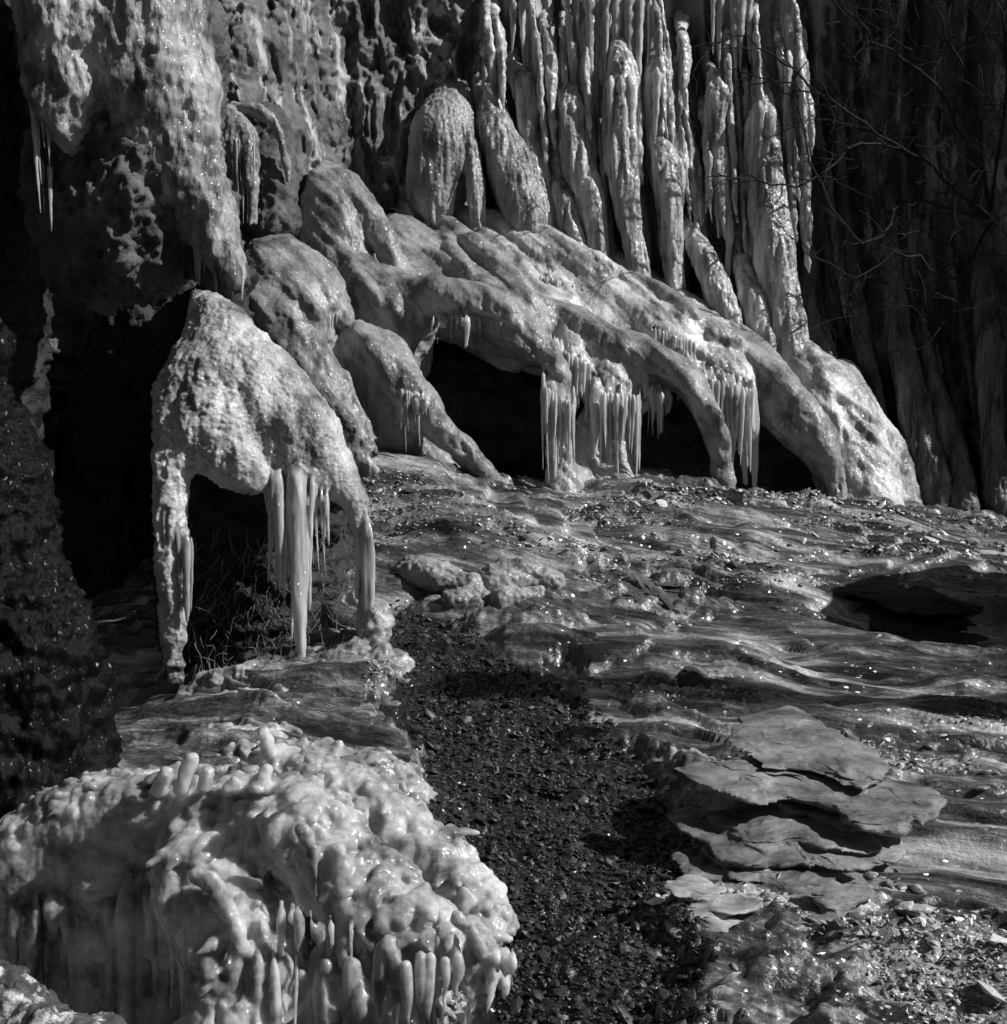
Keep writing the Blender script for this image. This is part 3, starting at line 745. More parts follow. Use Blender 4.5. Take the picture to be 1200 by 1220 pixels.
# ------------------------------------------------------------------ left rock pillar with its ice sheet
def build_pillar():
    e = empty("rock_pillar", P(150,400,7.3), "bulging rock pillar with an ice sheet on its upper half and a shadowed mossy underside", "rock pillar")
    ice = [chain(c) for c in ([(135,-90,6.7,108),(158,60,6.68,88),(198,165,6.68,56),(236,250,6.7,38),(276,328,6.6,13)],
        [(75,-90,6.4,60),(72,0,6.4,52),(70,70,6.4,40),(76,125,6.42,28),(88,172,6.5,14)], [(196,-60,6.75,50),(203,60,6.72,46),(214,150,6.7,36)])]
    def dsp(V, Nn): return fbm(V, (5, 5, 1.8), 5, 77) * .1 + ridged(V, (9, 9, 3.5), 4, 5) * .03 + fbm(V, (40, 40, 14), 3, 6) * .012
    V, Q = blob(ice, .012, .08, dsp, subs=[chain([(116,125,6.4,10),(124,190,6.45,34),(130,260,6.5,60)]), chain([(112,60,6.25,5),(114,125,6.3,9)])])
    mesh_obj("ice_sheet", V, Q, M_PILL, e)
    rk = [chain(c) for c in ([(150,60,6.95,110),(155,200,6.85,92),(160,290,6.8,62)], [(85,200,6.75,50),(95,290,6.75,44),(110,340,6.85,30)], [(225,250,6.85,48),(262,318,6.8,26)])]
    rk2 = [chain(c) for c in ([(272,330,7.5,24),(275,420,7.6,40),(270,600,7.5,70),(265,900,7.4,80)], [(200,380,7.9,70),(150,620,8.1,90),(140,900,8.0,100)], [(-88,-120,7.3,100),(-84,300,7.4,124),(-90,900,7.5,110)])]  # hidden fin and near-black masses added to keep the recess dark
    V, Q = blob(rk2, .02, .1, rock_disp(.08, 29, (6, 6, 4)))
    mesh_obj("recess_shade_rock", V, Q, M_DARK, e)
    V, Q = blob(rk, .015, .08, rock_disp(.07, 9, (9, 9, 5)))
    mesh_obj("rock_body", V, Q, M_MOSS, e)
    fringe(35,100,62,130,6.36,6.36,5,60,150,4,e)
    fringe(42,190,60,200,6.5,6.5,3,60,80,4,e)
    fringe(228,285,290,320,6.62,6.55,9,25,55,5,e)
    icicle(170,200,6.7,70,3,e)
    V, Q = blob([chain([(92,288,6.86,6),(104,280,6.82,9),(116,288,6.84,6)]), chain([(114,288,6.83,5),(108,308,6.85,3.5),(105,332,6.87,2)])], .006, .02, lambda V, Nn: fbm(V, 22, 4, 8) * .02)
    mesh_obj("ice_drip", V, Q, M_PILL, e)
    # icy shoulder stones behind
    e2 = empty("ice_boulder", P(310,280,8.2), "dark boulder rimmed with ice and a row of icicles, right of the pillar", "boulder")
    V, Q = blob([chain(c) for c in ([(318,150,8.35,22),(322,200,8.3,26),(325,260,8.25,28)],)], .012, .05, rock_disp(.04, 3, (8, 8, 5)))
    mesh_obj("rock_body", V, Q, M_MOSS, e2)
    V, Q = blob([chain(c) for c in ([(262,126,8.2,4),(290,130,8.15,8),(312,134,8.1,8),(328,150,8.1,6),(338,180,8.12,5),(343,215,8.15,3)], [(268,132,8.15,8),(285,150,8.08,13),(296,180,8.04,13)])] + bundle(268,148,304,160,8.06,8.0,9,70,115,6,3,.4), .0075, .02, lambda V, Nn: fbm(V, (30, 30, 4), 3, 8) * .012 + fbm(V, 16, 3, 9) * .014)
    mesh_obj("ice_rim", V, Q, M_ICE, e2)
    fringe(272,165,304,175,8.0,7.97,8,50,100,2.6,e2)
build_pillar()

# ------------------------------------------------------------------ ice arch on its legs
def build_arch():
    e = empty("ice_arch", P(320,800,6.0), "pointed ice arch on three legs with long hanging icicles over a dark mossy hollow", "ice formation")
    cs = [chain(c) for c in ([(236,350,6.4,8),(258,392,6.22,34),(292,450,6.1,56),(338,508,6.06,50),(390,555,6.04,32),(424,598,6.03,15)],
        [(425,600,6.02,13),(433,650,6.0,9),(437,700,6.0,9),(436,760,6.0,13)],
        [(245,420,6.15,35),(226,490,5.98,36),(208,560,5.88,22),(205,650,5.86,17),(206,740,5.86,14),(208,805,5.86,9)],
        [(262,460,6.08,50),(268,530,5.95,42),(300,565,5.93,24)], [(345,540,5.98,26),(385,575,6.0,16)])]
    def dsp(V, Nn):
        w = np.clip((-.95 - V[:, 0]) * 5, 0, 1) * np.clip((1.75 - V[:, 2]) * 5, 0, 1)
        low = np.clip((V[:, 2] - 1.15) * 6, .15, 1)
        return fbm(V, (4, 4, 2), 5, 31) * .07 * np.clip(low, .3, 1) + fbm(V, (30, 30, 4), 3, 32) * .009 + (np.abs(fbm(V, 40, 3, 33)) * .003 + fbm(V, 95, 2, 34) * .004) * low + ridged(V + fbm(V, 9, 2, 35)[:, None] * .06, (13, 13, 9), 4, 3) * .02 * w
    pieces = [("ice_shell", M_ARCH, e)]
    lo, hi = bounds(cs, .12); f = Field(lo, hi, .0075)
    for c in cs: f.add(c, .06)
    for bd in ((326,560,374,572,5.9,5.93,17,70,235,4,3,.25),(318,560,330,566,5.9,5.9,4,100,190,4,8,.2),(372,570,392,585,5.95,5.96,5,40,110,4,9,.3),(196,590,226,640,5.84,5.83,9,60,160,6,4,.6),(426,600,444,630,5.98,5.98,7,60,135,5,5,.5)):
        for c in bundle(*bd[:10], bd[10], bd[11]):
            pieces.append(("icicle", M_DRIP, e)); f.add(c, .008, len(pieces) - 1)
    c = chain([(352,556,5.93,8),(353,580,5.9,10),(355,650,5.88,10),(357,730,5.88,8),(360,800,5.88,4.5)]); pieces.append(("icicle", M_DRIP, e)); f.add(c, .02, len(pieces) - 1)
    skin_pieces(f, pieces, e, dsp)
    for x, y, L, r, tp in ((322,565,130,3,.1),(375,570,110,3.5,.1),(383,585,95,3,.1),(390,590,60,3,.1),(228,640,90,3,.1),(330,570,90,3,.1)):
        icicle(x, y, 5.93 if x > 300 else 5.82, L, r, e, tip=tp)
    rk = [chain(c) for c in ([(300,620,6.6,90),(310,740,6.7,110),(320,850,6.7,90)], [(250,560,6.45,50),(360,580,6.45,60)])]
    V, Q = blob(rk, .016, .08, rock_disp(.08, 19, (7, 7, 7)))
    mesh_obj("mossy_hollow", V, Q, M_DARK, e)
build_arch()
# mossy ledge the arch stands on
def build_ledges():
    defs = [
     ("ice_ledge", "low icy ledge of rounded lumps under the arch's long icicles", "ledge", [[(240,835,5.75,26),(300,815,5.7,26),(360,822,5.65,24)],[(260,845,5.55,20),(330,840,5.5,20)]]),
     ("ice_ledge", "dark glassy ledge right of the long icicles, rounded, with a wet rim", "ledge", [[(370,850,5.5,24),(430,850,5.45,28),(490,865,5.4,22)],[(420,885,5.3,40),(480,895,5.3,34)],[(300,890,5.4,36),(380,890,5.3,40)]]),
     ("ice_stub", "lumpy pitted ice stub at the foot of the arch's right leg", "ice lump", [[(452,738,5.9,15),(448,770,5.85,19)],[(430,785,5.8,22),(470,800,5.7,24)],[(400,800,5.75,26),(480,825,5.6,18)]]),
    ]
    for i, (nm, lb, ct, ch) in enumerate(defs):
        V, Q = blob([chain(c) for c in ch], .0095, .06, lambda V, Nn: ice_disp(.035, .006, 60 + i, 16)(V, Nn))
        props(mesh_obj(nm, V, Q, M_CRUST if i != 1 else ICE_DK, base=P(*ch[0][0][:3])), lb, ct)
ICE_DK = ice_mat("glassy_ice", .05, .16, grain=40, bump=.005, rough=.12)
build_ledges()

# ------------------------------------------------------------------ foreground ice cluster
def build_cluster():
    e = empty("ice_cluster", on_ground(300, 1225), "large foreground mound of bulbous ice knobs with hanging drips beside the gravel path", "ice formation")
    body = [chain(c) for c in ([(20,1025,3.75,50),(90,985,3.75,52),(200,982,3.7,60),(300,968,3.62,48),(360,990,3.5,50)],
        [(360,990,3.5,52),(430,1070,3.38,58),(500,1120,3.3,50),(570,1150,3.25,32)],
        [(250,1060,3.5,70),(290,1150,3.35,70),(280,1280,3.3,80)], [(40,1050,3.78,60),(40,1200,3.85,90),(40,1330,3.8,100)], [(130,1040,3.72,60),(140,1180,3.78,80),(140,1300,3.7,90)], [(440,1190,3.35,80),(460,1300,3.35,90)],
        [(330,920,3.95,34),(430,968,3.8,48),(520,1040,3.65,44),(585,1100,3.45,26)], [(120,952,4.0,34),(300,948,4.1,34),(450,930,4.2,34)], [(200,1200,3.72,80),(220,1300,3.65,90)])]
    g = random.Random(5)
    knobs = []
    # rounded knobs measured from the photo
    for x0, y0, x1, y1, d, r in ((188,940,198,922,3.58,12),(216,940,228,904,3.53,12),(244,935,248,922,3.53,12),(306,935,318,919,3.48,10),(272,940,280,932,3.53,10),(315,875,320,893,3.9,11),
        (236,1042,246,1050,3.3,14),(252,1050,262,1062,3.28,14),(262,1072,270,1082,3.26,15),(272,1084,282,1098,3.24,14),(284,1112,288,1130,3.22,12),(362,990,372,1018,3.3,12),(402,1012,410,1040,3.3,10),(462,1122,474,1165,3.08,11),(545,1095,556,1104,3.15,11),(562,1106,574,1136,3.12,8)):
        knobs.append(chain([(x0,y0,d,r),(x1,y1,d,r*.9)]))
    lo, hi = bounds(body + knobs, .08); lo[2] = max(lo[2], -.25)
    f = Field(lo, hi, .0054)
    for c in body: f.add(c, .06)
    V, Q, _ = f.skin(); Nn = vnormals(V, Q)
    tops = np.where((Nn[:, 1] < .35) & (Nn[:, 2] > -.3) & (V[:, 2] > .0))[0]
    for j in range(2100):
        i = tops[g.randrange(len(tops))]
        p, n = V[i], Nn[i]
        if n[2] < .25 and p[0] / p[1] < -.21: continue
        r = .008 + .024 * g.random() ** 1.5
        u = p[0] / p[1]
        if u < -.25 or p[1] > 3.75: r *= .55
        fn = n + np.array((g.gauss(0, .35), g.gauss(0, .35), g.gauss(0, .35) - .1)); fn /= np.linalg.norm(fn)
        dn = np.array((.25 * n[0], .25 * n[1] - .2, -1.0)); dn = dn - fn * (dn @ fn); dn /= np.linalg.norm(dn)
        p0 = p + fn * r * .3; L_ = r * g.uniform(.5, 2.6) * (1.5 if n[2] < .3 else 1)
        f.add(np.array([[*p0, r], [*(p0 + dn * L_ * .6 + fn * r * .15), r * .85], [*(p0 + dn * L_ * 1.2 + fn * r * .1), r * g.uniform(.25, .6)]]), .006, flat=fn, sq=g.uniform(1.6, 2.6))
    for c in knobs: c = c.copy(); c[:, 3] *= .8; f.add(c, .02)
    pieces = [("ice_body", M_KNOB, e)]
    dr = []
    for x, y, d, L, r in ((455,1130,3.08,95,9),(470,1140,3.07,80,7),(485,1150,3.06,80,7),(500,1140,3.08,70,8),(515,1140,3.08,90,7),(530,1145,3.09,60,6),(545,1140,3.11,50,6),(560,1120,3.13,50,6),(575,1130,3.13,40,5),(600,1130,3.15,40,4),(610,1140,3.15,35,4),
        (280,1130,3.22,90,11),(298,1140,3.24,90,9),(375,1010,3.28,45,6),(405,1025,3.3,40,6),(340,1150,3.24,100,11),(360,1160,3.24,90,8),(390,1150,3.22,100,9),(420,1150,3.2,100,10),(320,1130,3.26,90,9)):
        dr.append(chain([(x,y,d,r*.9),(x+g.uniform(-3,3),y+L*.4,d,r*g.uniform(.6,1.1)),(x+g.uniform(-5,5),y+L*.75,d,r*g.uniform(.4,.8)),(x+g.uniform(-6,6),y+L*g.uniform(.8,1.5),d,r*.12)]))
    for bd in ((5,1075,150,1065,3.64,3.61,18,70,190,10,61,.5),(140,1045,250,1080,3.6,3.46,14,90,200,12,62,.5),(250,1120,430,1165,3.26,3.2,16,50,170,8,64,.12),(330,1080,450,1110,3.26,3.2,10,30,90,7,65,.12),(520,1110,615,1140,3.16,3.14,10,25,70,5,66,.12)):
        dr += bundle(*bd[:10], bd[10], bd[11])
    for c in dr: pieces.append(("icicle", M_KNOB, e)); f.add(c, .014, len(pieces) - 1)
    skin_pieces(f, pieces, e, lambda V, Nn: fbm(V, 26, 3, 2) * .006 + fbm(V, (60, 60, 10), 2, 7) * .003 + np.abs(fbm(V, 60, 2, 17)) * .004)
build_cluster()
def build_crust():
    g = random.Random(9)
    base = [gchain(c, .75) for c in ([(290,905,0,30),(380,905,0,34),(470,925,0,30)], [(350,935,0,30),(450,950,0,30),(500,945,0,20)], [(250,880,0,22),(330,880,0,24)])]
    lo, hi = bounds(base, .09); f = Field(lo, hi, .0062)
    for c in base: f.add(c, .08)
    V, Q, _ = f.skin(); Nn = vnormals(V, Q); tops = np.where(Nn[:, 2] > .0)[0]
    for j in range(420):
        i = tops[g.randrange(len(tops))]; p, n = V[i], Nn[i]
        r = .008 + .02 * g.random() ** 1.7
        fn = n + np.array((g.gauss(0, .4), g.gauss(0, .4) - .2, g.gauss(0, .3))); fn /= np.linalg.norm(fn)
        dn = np.array((.2, -.5, -.8)); dn = dn - fn * (dn @ fn); dn /= np.linalg.norm(dn)
        f.add(np.array([[*p, r], [*(p + dn * r * g.uniform(.6, 2) + fn * r * .2), r * .6]]), .006, flat=fn, sq=g.uniform(1.2, 2.2))
    V, Q, _ = f.skin(); V = smoothv(V, Q, 1)
    V = V + vnormals(V, Q) * (fbm(V, 30, 3, 2) * .006)[:, None]
    props(mesh_obj("ice_crust", V, Q, M_CRUST, base=base[0][0][:3]), "greyish crust of small ice lumps between the large knobbly mound and the arch's ledge", "ice formation")
PENDING_CRUST = build_crust

# ------------------------------------------------------------------ dark mossy trunk and corner boulder at left
def build_left():
    V, Q = blob([chain(c) for c in ([(-95,380,4.7,60),(-60,520,4.7,80),(-30,660,4.65,100),(-10,800,4.6,120),(0,930,4.6,130)],)], .011, .05, lambda V, Nn: rock_disp(.035, 55, (13, 13, 5))(V, Nn) + fbm(V, 4, 3, 2) * .08 + fbm(V, (45, 45, 25), 3, 3) * .02)
    props(mesh_obj("leaning_tree", V, Q, M_BARK, base=P(0,930,4.6)), "leaning trunk with rough glittering wet bark at the left edge", "tree")
    V, Q = blob([chain(c) for c in ([(-30,1170,2.6,36),(40,1225,2.55,40)],[(60,1235,2.5,30),(120,1250,2.5,40)])], .006, .03, lambda V, Nn: fbm(V, 26, 4, 3) * .022 + np.abs(fbm(V, 70, 2, 9)) * .01)
    props(mesh_obj("boulder", V, Q, M_CRUST2, base=P(40,1240,2.6)), "frost-crusted dark boulder in the bottom left corner", "boulder")
    V, Q = blob([chain([(58,880,4.4,9),(72,876,4.4,12),(74,890,4.4,7)])], .006, .02, ice_disp(.01, .004, 1, 30))
    props(mesh_obj("ice_lump", V, Q, M_KNOB, base=P(70,885,4.4)), "small lone ice knob glowing in the dark by the leaning trunk", "ice lump")
M_CRUST2 = rock_mat("frosted_rock", .03, .12, grain=50, bump=.01, rough=.25, ice=(.6, 18, 1, .52))
build_left()

# ------------------------------------------------------------------ stones
def gchain(pts, sink=.35):
    """limb lying on the ground where the photo shows it"""
    out = []
    for x, y, d, r in pts:
        g0 = gxy(x, y + r * .6); rr = r * g0[1] / F
        out.append([g0[0], g0[1], ground_h(g0[:1], g0[1:2], False)[0] + rr * (1 - sink), rr])
    return spline(out)
def build_stones():
    LN = np.array((.15, -.62, .77)); LN /= np.linalg.norm(LN)
    def strat(amp, seed):
        def f(V, Nn):
            h = V @ LN + fbm(V, (1.5, 3, 3), 3, seed) * .05
            out = 0
            for per, a in ((amp * 1.7, .55), (amp * .6, .25)):
                c = h / per; fr = c - np.floor(c)
                out = out + (np.minimum(fr / .85, (1 - fr) / .15) - .5) * amp * a * (.6 + .8 * (_hash(np.floor(c).astype(np.int64), np.zeros(len(c), np.int64), np.zeros(len(c), np.int64), seed)))
            return out + fbm(V, (4, 8, 8), 4, seed + 3) * amp * .7 + fbm(V, (18, 60, 60), 3, seed + 7) * amp * .16
        return f
    S = [
     ("stone", "dark upright rock casting a black wedge of shadow across the path edge", [[(820,815,5.55,18),(835,840,5.45,18),(840,860,5.4,14)]], [], .02),
     ("stone_slab", "rounded ice-glazed slab with a broken right end below the ice mounds", [[(590,695,6.55,20),(625,690,6.5,22),(660,697,6.5,13)],[(600,715,6.45,16),(640,712,6.45,12)]], [], .02),
     ("stone", "pair of fused glazed humps left of the broken slab", [[(490,680,6.6,18),(520,690,6.55,20),(560,700,6.5,16)],[(540,715,6.4,14),(575,712,6.4,10)]], [], .02),
     ("stone", "flat dark stone edge across the slope above the largest slab", [[(880,850,5.35,9),(960,860,5.3,12),(1030,872,5.25,8)]], [], .012),
     ("stone", "dark wedge stone in the slope under the broken slab", [[(740,690,6.6,12),(775,700,6.55,14),(800,715,6.5,9)]], [], .02),
    ]
    mats = {0: M_DARK, 1: M_ICE, 2: M_ICE, 3: M_DARK, 4: M_MOSS}
    for i, (nm, lb, chs, sb, a) in enumerate(S):
        V, Q = blob([gchain(c) for c in chs], .007, .05, strat(a, 100 + i) if i not in (1, 2) else ice_disp(.03, .004, 100 + i, 9), subs=[gchain(c, -.6) for c in sb])
        props(mesh_obj(nm, V, Q, mats[i], base=gchain(chs[0])[0][:3]), lb, "stone", "stones beside the path")
def slab(nm, lb, px, py, hwpx, hd, n, mat, seed, th=.022, hole=None, tilt=.3, yaw=-.12):
    """layered ledge rock: thin uneven plates lying on each other, stepping back as they rise"""
    g = random.Random(seed)
    g0 = gxy(px, py); hw = hwpx * g0[1] / F
    LN = np.array((.06, -tilt, .88)); LN /= np.linalg.norm(LN)
    ax = np.array((math.cos(yaw), math.sin(yaw), 0)); ax -= LN * (ax @ LN); ax /= np.linalg.norm(ax)
    up = np.cross(LN, ax)
    c0 = np.array((g0[0], g0[1], ground_h(g0[:1], g0[1:2], False)[0] + .035))
    chs = []
    for i in range(n):
        k = i / max(1, n - 1)
        c = c0 + LN * (i - n * .4) * th * g.uniform(.7, 1.1) + up * (hd * (1.5 * k - .8) + g.uniform(-.12, .12) * hd) + ax * g.uniform(-.3, .3) * hw
        w = hw * g.uniform(.45, .85) * (1 - .3 * abs(k - .45)); rr = hd * g.uniform(.3, .5)
        m = [c + ax * t * w + up * g.uniform(-.22, .22) * hd for t in (-1, -.35, .3, 1)]
        chs.append(np.array([[*m[0], rr * g.uniform(.4, .8)], [*m[1], rr], [*m[2], rr * g.uniform(.8, 1.1)], [*m[3], rr * g.uniform(.4, .8)]]))
    lo, hi = bounds(chs, .03)
    f = Field(lo, hi, .0052)
    for c in chs: f.add(c, .003, flat=LN, sq=2 * c[:, 3].max() / (th * g.uniform(1.3, 2.2)))
    if hole is not None: f.add(gchain(hole, -.4), .01, sub=True)
    V, Q, _ = f.skin(); V = smoothv(V, Q, 1); Nn = vnormals(V, Q)
    q = np.stack([V @ ax, V @ up, V @ LN], 1)
    V = V + ax * (fbm(q, (7, 9, 12), 4, seed + 5) * .07)[:, None] + up * (fbm(q, (6, 10, 14), 4, seed + 6) * .075)[:, None]
    V = V + Nn * (fbm(q, (5, 9, 30), 4, seed) * .014 + fbm(q, (14, 40, 90), 3, seed + 1) * .004)[:, None] + LN * (fbm(q, (3, 4, 4), 3, seed + 2) * .03)[:, None]
    props(mesh_obj(nm, V, Q, mat, base=c0), lb, "stone", "stones beside the path")
M_STONE2 = rock_mat("pale_stone", .12, .5, grain=30, bump=.01, stretch=2, rough=.4, patch=8)
build_stones()
PENDING_CRUST()
slab("stone_slab", "largest layered grey slab with a dark hollow, amid ice right of the path", 955, 1030, 140, .34, 17, M_STONE, 300, .02, [(935,972,4.45,9),(985,962,4.45,15),(1030,966,4.45,8)])
slab("stone", "pale layered stone with a sharp black-edged lip beside the gravel path", 850, 1105, 66, .12, 6, M_STONE2, 320, .014, None, .3)
slab("stone", "blunt grey stone just below the largest layered slab", 985, 1115, 52, .12, 6, M_STONE, 340, .016, None, .3)
slab("stone_slab", "long low dark slab with an icy upper edge near the shaded right side", 1090, 735, 135, .45, 9, M_DARK, 360, .022, None, .25)
slab("stone_slab", "low grey ledge with ragged steps on the slope between path and dark slab", 790, 715, 80, .3, 8, M_MOSS, 380, .018, None, .25)

# ------------------------------------------------------------------ loose stuff: gravel, ground ice crystals
def scatter(name, mat, pts, sizes, kind_flat=.6, seed=0, jag=.35, sub_it=1):
    import bmesh
    bm = bmesh.new(); bmesh.ops.create_icosphere(bm, subdivisions=sub_it, radius=1)
    U = np.array([v.co[:] for v in bm.verts]); T = np.array([[v.index for v in f.verts] for f in bm.faces]); bm.free()
    r = np.random.default_rng(seed)
    n = len(pts)
    ax = r.normal(size=(n, 3)); ax /= np.linalg.norm(ax, axis=1, keepdims=True)
    ang = r.uniform(0, 6.28, n)
    sc3 = np.stack([r.uniform(.7, 1.4, n), r.uniform(.6, 1.1, n), r.uniform(.4, 1.0, n) * kind_flat], 1) * sizes[:, None]
    Vv = U[None] * (1 + r.uniform(-jag, jag, (n, len(U), 1)) * .8)
    Vv = Vv * sc3[:, None, :]
    tilt = r.normal(0, .35, (n, 2)); c, s = np.cos(ang)[:, None], np.sin(ang)[:, None]
    x = Vv[..., 0] * c - Vv[..., 1] * s; y = Vv[..., 0] * s + Vv[..., 1] * c
    z = Vv[..., 2] + x * tilt[:, :1] + y * tilt[:, 1:]
    Vv = np.stack([x, y, z], -1) + pts[:, None, :]
    Fq = (T[None] + (np.arange(n) * len(U))[:, None, None]).reshape(-1, 3)
    return mesh_obj(name, Vv.reshape(-1, 3), Fq, mat, smooth=sub_it > 1)
def rand_ground(n, xr, yr, r):
    y = np.exp(r.uniform(math.log(yr[0]), math.log(yr[1]), n))
    hw = y * .40
    x = r.uniform(-1, 1, n) * hw
    k = (x > xr[0]) & (x < xr[1])
    return x[k], y[k]
r = np.random.default_rng(3)
x, y = rand_ground(120000, (-1.6, 3), (2.7, 6.8), r)
k = inpoly(x, y, PATH); x, y = x[k], y[k]
h, _ = ground_h(x, y)
o = scatter("gravel", M_GRAV, np.stack([x, y, h + .002], 1), np.where(r.random(len(x)) < .02, r.uniform(.012, .03, len(x)), r.gamma(2.0, .002, len(x)) + .002), .55, 5)
props(o, "loose dark gravel and leaf litter covering the path", "gravel", kind="stuff")
x, y = rand_ground(170000, (-1.2, 4), (2.7, 8.6), r)
h, ice = ground_h(x, y)
p = np.stack([x, y, h], 1)
cl = fbm(p, (1.6, 2.6, 1), 4, 91)
k = (ice > .5) & (cl + r.uniform(-.12, .12, len(x)) > .24) & (x > -.4 + (y - 4) * -.1)
p = p[k]
sz = r.gamma(1.4, .0065, len(p)) + .003
p[:, 2] -= sz * .1
big = r.random(len(p)) < .006
sz = np.where(big, r.uniform(.018, .04, len(p)), np.minimum(sz * .55, .012))
o = scatter("ground_ice", M_SHARD, p, sz, .6, 6, .55, 1)
props(o, "broken ice crystals and frozen splash lumps littering the ground right of the path", "ice", kind="stuff")

x, y = rand_ground(9000, (.5, 4), (2.7, 8.4), r)
h, ice = ground_h(x, y)
p = np.stack([x, y, h], 1)
cl = fbm(p, (2.2, 3.5, 1), 4, 191)
k = (ice > .8) & (cl + r.uniform(-.1, .1, len(x)) > .22) & (x / y > .12) & (y < 4.6)
p = p[k]
o = scatter("ice_chunks", M_CRUST, p, r.uniform(.010, .034, len(p)), .5, 16, .3, 2)
props(o, "rounded translucent ice chunks frozen together in patches on the right-hand slope", "ice", kind="stuff")
x, y = rand_ground(40000, (.3, 3.4), (6.6, 8.8), r)
h, ice = ground_h(x, y); p = np.stack([x, y, h], 1)
k = (ice > .5) & (fbm(p, (1.2, 5, 1), 4, 291) + r.uniform(-.1, .1, len(x)) > .15)
o = scatter("frost_crust", M_SHARD, p[k], r.gamma(1.5, .004, k.sum()) + .003, .7, 17, .5, 1)
props(o, "bright crust of frost crystals along the foot of the ice mounds", "ice", kind="stuff")

# ------------------------------------------------------------------ twigs and roots
def tube(pts, r0, r1, ns=5):
    pts = np.asarray(pts, float); V = []; Fc = []
    n = len(pts)
    for i, p in enumerate(pts):
        t = pts[min(i + 1, n - 1)] - pts[max(i - 1, 0)]; t /= np.linalg.norm(t) + 1e-9
        u = np.cross(t, (.3, .9, .2)); u /= np.linalg.norm(u) + 1e-9; w = np.cross(t, u)
        rr = r0 + (r1 - r0) * i / (n - 1)
        for k in range(ns):
            a = 2 * math.pi * k / ns; V.append(p + (u * math.cos(a) + w * math.sin(a)) * rr)
    for i in range(n - 1):
        for k in range(ns):
            Fc.append((i * ns + k, i * ns + (k + 1) % ns, (i + 1) * ns + (k + 1) % ns, (i + 1) * ns + k))
    return V, Fc
class Geo:
    def __init__(s): s.V = []; s.F = []
    def add(s, V, Fc):
        b = len(s.V); s.V += [tuple(v) for v in V]; s.F += [tuple(i + b for i in f) for f in Fc]
def grow(geo, p, dirn, L, rad, g, depth):
    pts = [p]; d = np.array(dirn, float)
    n = 6
    for i in range(n):
        d = d + np.array([g.gauss(0, .22) for _ in range(3)]); d /= np.linalg.norm(d)
        pts.append(pts[-1] + d * L / n)
    geo.add(*tube(pts, rad, rad * .45))
    if depth > 0:
        for j in range(g.randint(2, 4)):
            i = g.randint(1, n)
            nd = d + np.array([g.gauss(0, .7), g.gauss(0, .4), g.gauss(0, .7)]); nd /= np.linalg.norm(nd)
            grow(geo, pts[i], nd, L * g.uniform(.4, .75), rad * .55, g, depth - 1)
def build_shrub():
    g = random.Random(12)
    e = empty("bare_shrub", P(1180,150,9.3), "leafless shrub rooted high in the shaded cliff, its dark twigs reaching over the pale columns", "shrub")
    paths = [[(1180,260),(1110,200),(1060,168),(1000,128),(940,97),(890,98)], [(1060,170),(1000,140),(975,110),(935,75),(890,45),(845,52)], [(1100,190),(1040,172),(1010,182),(950,222),(895,214),(855,210)],
             [(1180,260),(1080,240),(1040,290),(990,250),(950,130),(945,80)], [(1180,250),(1130,120),(1060,60),(1010,10),(980,-40)], [(1180,250),(1160,120),(1120,20),(1100,-50)], [(1180,260),(1140,330),(1080,300),(1020,330),(960,300)], [(1180,250),(1200,100),(1190,-20)]]
    for pth in paths:
        G = Geo()
        pts = spline([P(x, y, 9.25 - .5 * min(1, i / 3)) for i, (x, y) in enumerate(pth)], 4)
        pts = pts + np.array([[g.gauss(0, .012) for _ in range(3)] for _ in pts])
        G.add(*tube(pts, .012, .004))
        for i in range(3, len(pts), 2):
            t = pts[i] - pts[i - 1]; t = t / np.linalg.norm(t)
            nd = t + np.array([g.gauss(0, .6), g.gauss(0, .3), g.gauss(0, .6)]); nd /= np.linalg.norm(nd)
            grow(G, pts[i], nd, g.uniform(.1, .35), .005, g, 1)
        mesh_obj("branch", np.array(G.V), G.F, M_TWIG, e)
    G = Geo()
    for i in range(170):
        p = P(g.uniform(990, 1210), g.uniform(-20, 420), g.uniform(8.8, 9.3))
        a = g.uniform(0, 6.28)
        grow(G, p, (math.cos(a), -.3, math.sin(a)), g.uniform(.12, .45), .0035, g, 1)
    o = mesh_obj("twigs", np.array(G.V), G.F, M_TWIG, e); o["kind"] = "stuff"
build_shrub()
def build_roots():
    g = random.Random(4); G = Geo()
    for i in range(260):
        p = P(g.uniform(225, 430), g.uniform(620, 800), g.uniform(6.1, 6.25))
        grow(G, p, (g.gauss(0, .5), -.2, -1), g.uniform(.06, .2), .0025, g, 0)
    for i in range(90):
        p = P(g.uniform(240, 480), g.uniform(770, 815), g.uniform(5.75, 5.95))
        grow(G, p, (g.gauss(0, .6), -.2, .8), g.uniform(.04, .1), .002, g, 0)
    o = mesh_obj("dead_roots", np.array(G.V), G.F, M_ROOT)
    props(o, "tangle of thin dead roots and grass inside the ice arch's dark hollow", "roots", kind="stuff")
build_roots()

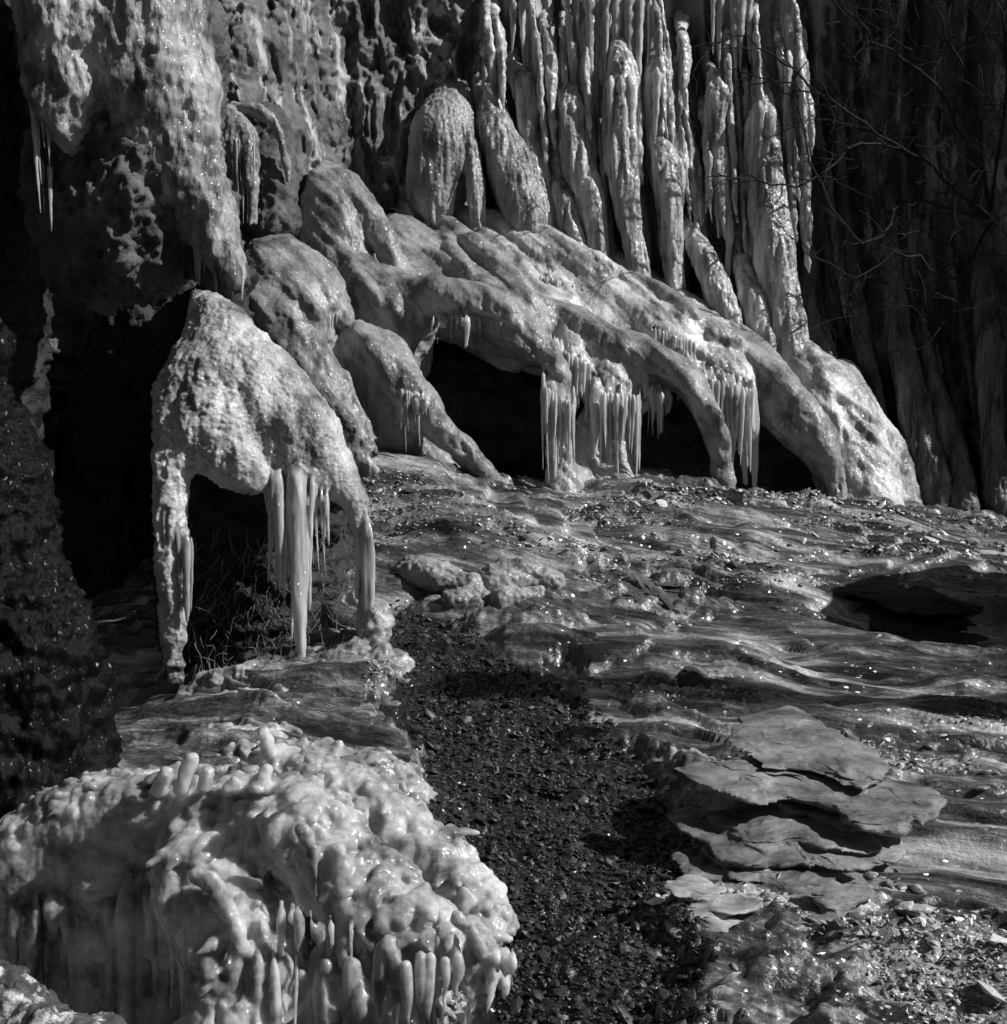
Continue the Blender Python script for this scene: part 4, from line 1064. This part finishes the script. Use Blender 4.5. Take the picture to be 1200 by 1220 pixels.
# ------------------------------------------------------------------ unseen wall added behind the viewer to cut sky light
def build_sky_block():
    us = np.linspace(0, 1, 120); zs = np.linspace(-1, 14, 40)
    line = np.array([(-4.6, 9.5), (-4.8, 6), (-5.5, 0), (-7, -4), (-2, -5.5), (8, -6), (24, -6.5)])
    k = np.linspace(0, 1, len(line))
    U, Z = np.meshgrid(us, zs); u, z = U.ravel(), Z.ravel()
    x = np.interp(u, k, line[:, 0]); y = np.interp(u, k, line[:, 1])
    p = np.stack([x, y, z], 1)
    x = x + fbm(p, .6, 4, 5) * .6; y = y + fbm(p, .6, 4, 6) * .6
    V = np.stack([x, y, z], 1); I = np.arange(len(x)).reshape(len(zs), len(us))
    Q = np.stack([I[:-1, :-1], I[1:, :-1], I[1:, 1:], I[:-1, 1:]], -1).reshape(-1, 4)
    props(mesh_obj("sky_block_wall", V, Q, M_DARK), "unseen dark rock wall added round behind the viewer to cut sky light", "cliff")
build_sky_block()

def build_shadow_snag():  # unseen trunk added to throw the shadow band over the path
    x0, y0 = 3.25, 4.68; z0 = gz(x0, y0) - .1
    V, Q = blob([np.array([[x0, y0, z0, .24], [x0 + .02, y0, z0 + .3, .17], [x0 - .03, y0 + .02, z0 + 1.6, .14], [x0, y0 + .05, z0 + 3.0, .1]]),
                 np.array([[x0, y0 + .02, z0 + 2.2, .05], [x0 + .25, y0 - .1, z0 + 2.7, .02]])], .02, .06, rock_disp(.03, 71, (14, 14, 3)))
    props(mesh_obj("shadow_snag", V, Q, M_BARK, base=np.array((x0, y0, z0))), "broken dead tree trunk added outside the view to cast a shadow across the path", "tree")
build_shadow_snag()
def build_shade_boulder():  # unseen boulder added to shade the slope on the right
    x0, y0 = 3.35, 6.1; z0 = gz(x0, y0) - .1
    V, Q = blob([np.array([[x0, y0 - .15, z0 + .2, .45], [x0 + .1, y0 + .15, z0 + .5, .5], [x0, y0 + .05, z0 + 1.15, .38], [x0 + .3, y0, z0 + 1.35, .25]])], .03, .1, rock_disp(.1, 81, (3, 3, 4)))
    props(mesh_obj("boulder", V, Q, M_MOSS, base=np.array((x0, y0, z0))), "tall mossy boulder added outside the view to shade the slope under the cliff", "boulder")
build_shade_boulder()
# ------------------------------------------------------------------ light
EL, AZ = math.radians(39), math.radians(77)      # azimuth measured from straight behind the camera towards the right
sd = Vector((math.sin(AZ) * math.cos(EL), -math.cos(AZ) * math.cos(EL), math.sin(EL)))
L = bpy.data.lights.new("sun", 'SUN'); L.energy = 5.0; L.angle = math.radians(.5); L.color = (1, 1, 1)
so = bpy.data.objects.new("sun", L); COL.objects.link(so); so.rotation_euler = sd.to_track_quat('Z', 'Y').to_euler()
w = bpy.data.worlds.new("World"); sc.world = w; w.use_nodes = True
nt = w.node_tree
sky = nt.nodes.new("ShaderNodeTexSky"); sky.sky_type = 'NISHITA'; sky.sun_disc = False
sky.sun_elevation = EL; sky.sun_rotation = math.atan2(sd.x, sd.y)
bw = nt.nodes.new("ShaderNodeRGBToBW")
nt.links.new(sky.outputs["Color"], bw.inputs["Color"]); nt.links.new(bw.outputs["Val"], nt.nodes["Background"].inputs["Color"])
nt.nodes["Background"].inputs["Strength"].default_value = .05
sc.view_settings.view_transform = 'Standard'; sc.view_settings.look = 'None'
sc.view_settings.gamma = 1; sc.view_settings.exposure = 0
sc.cycles.use_denoising = True
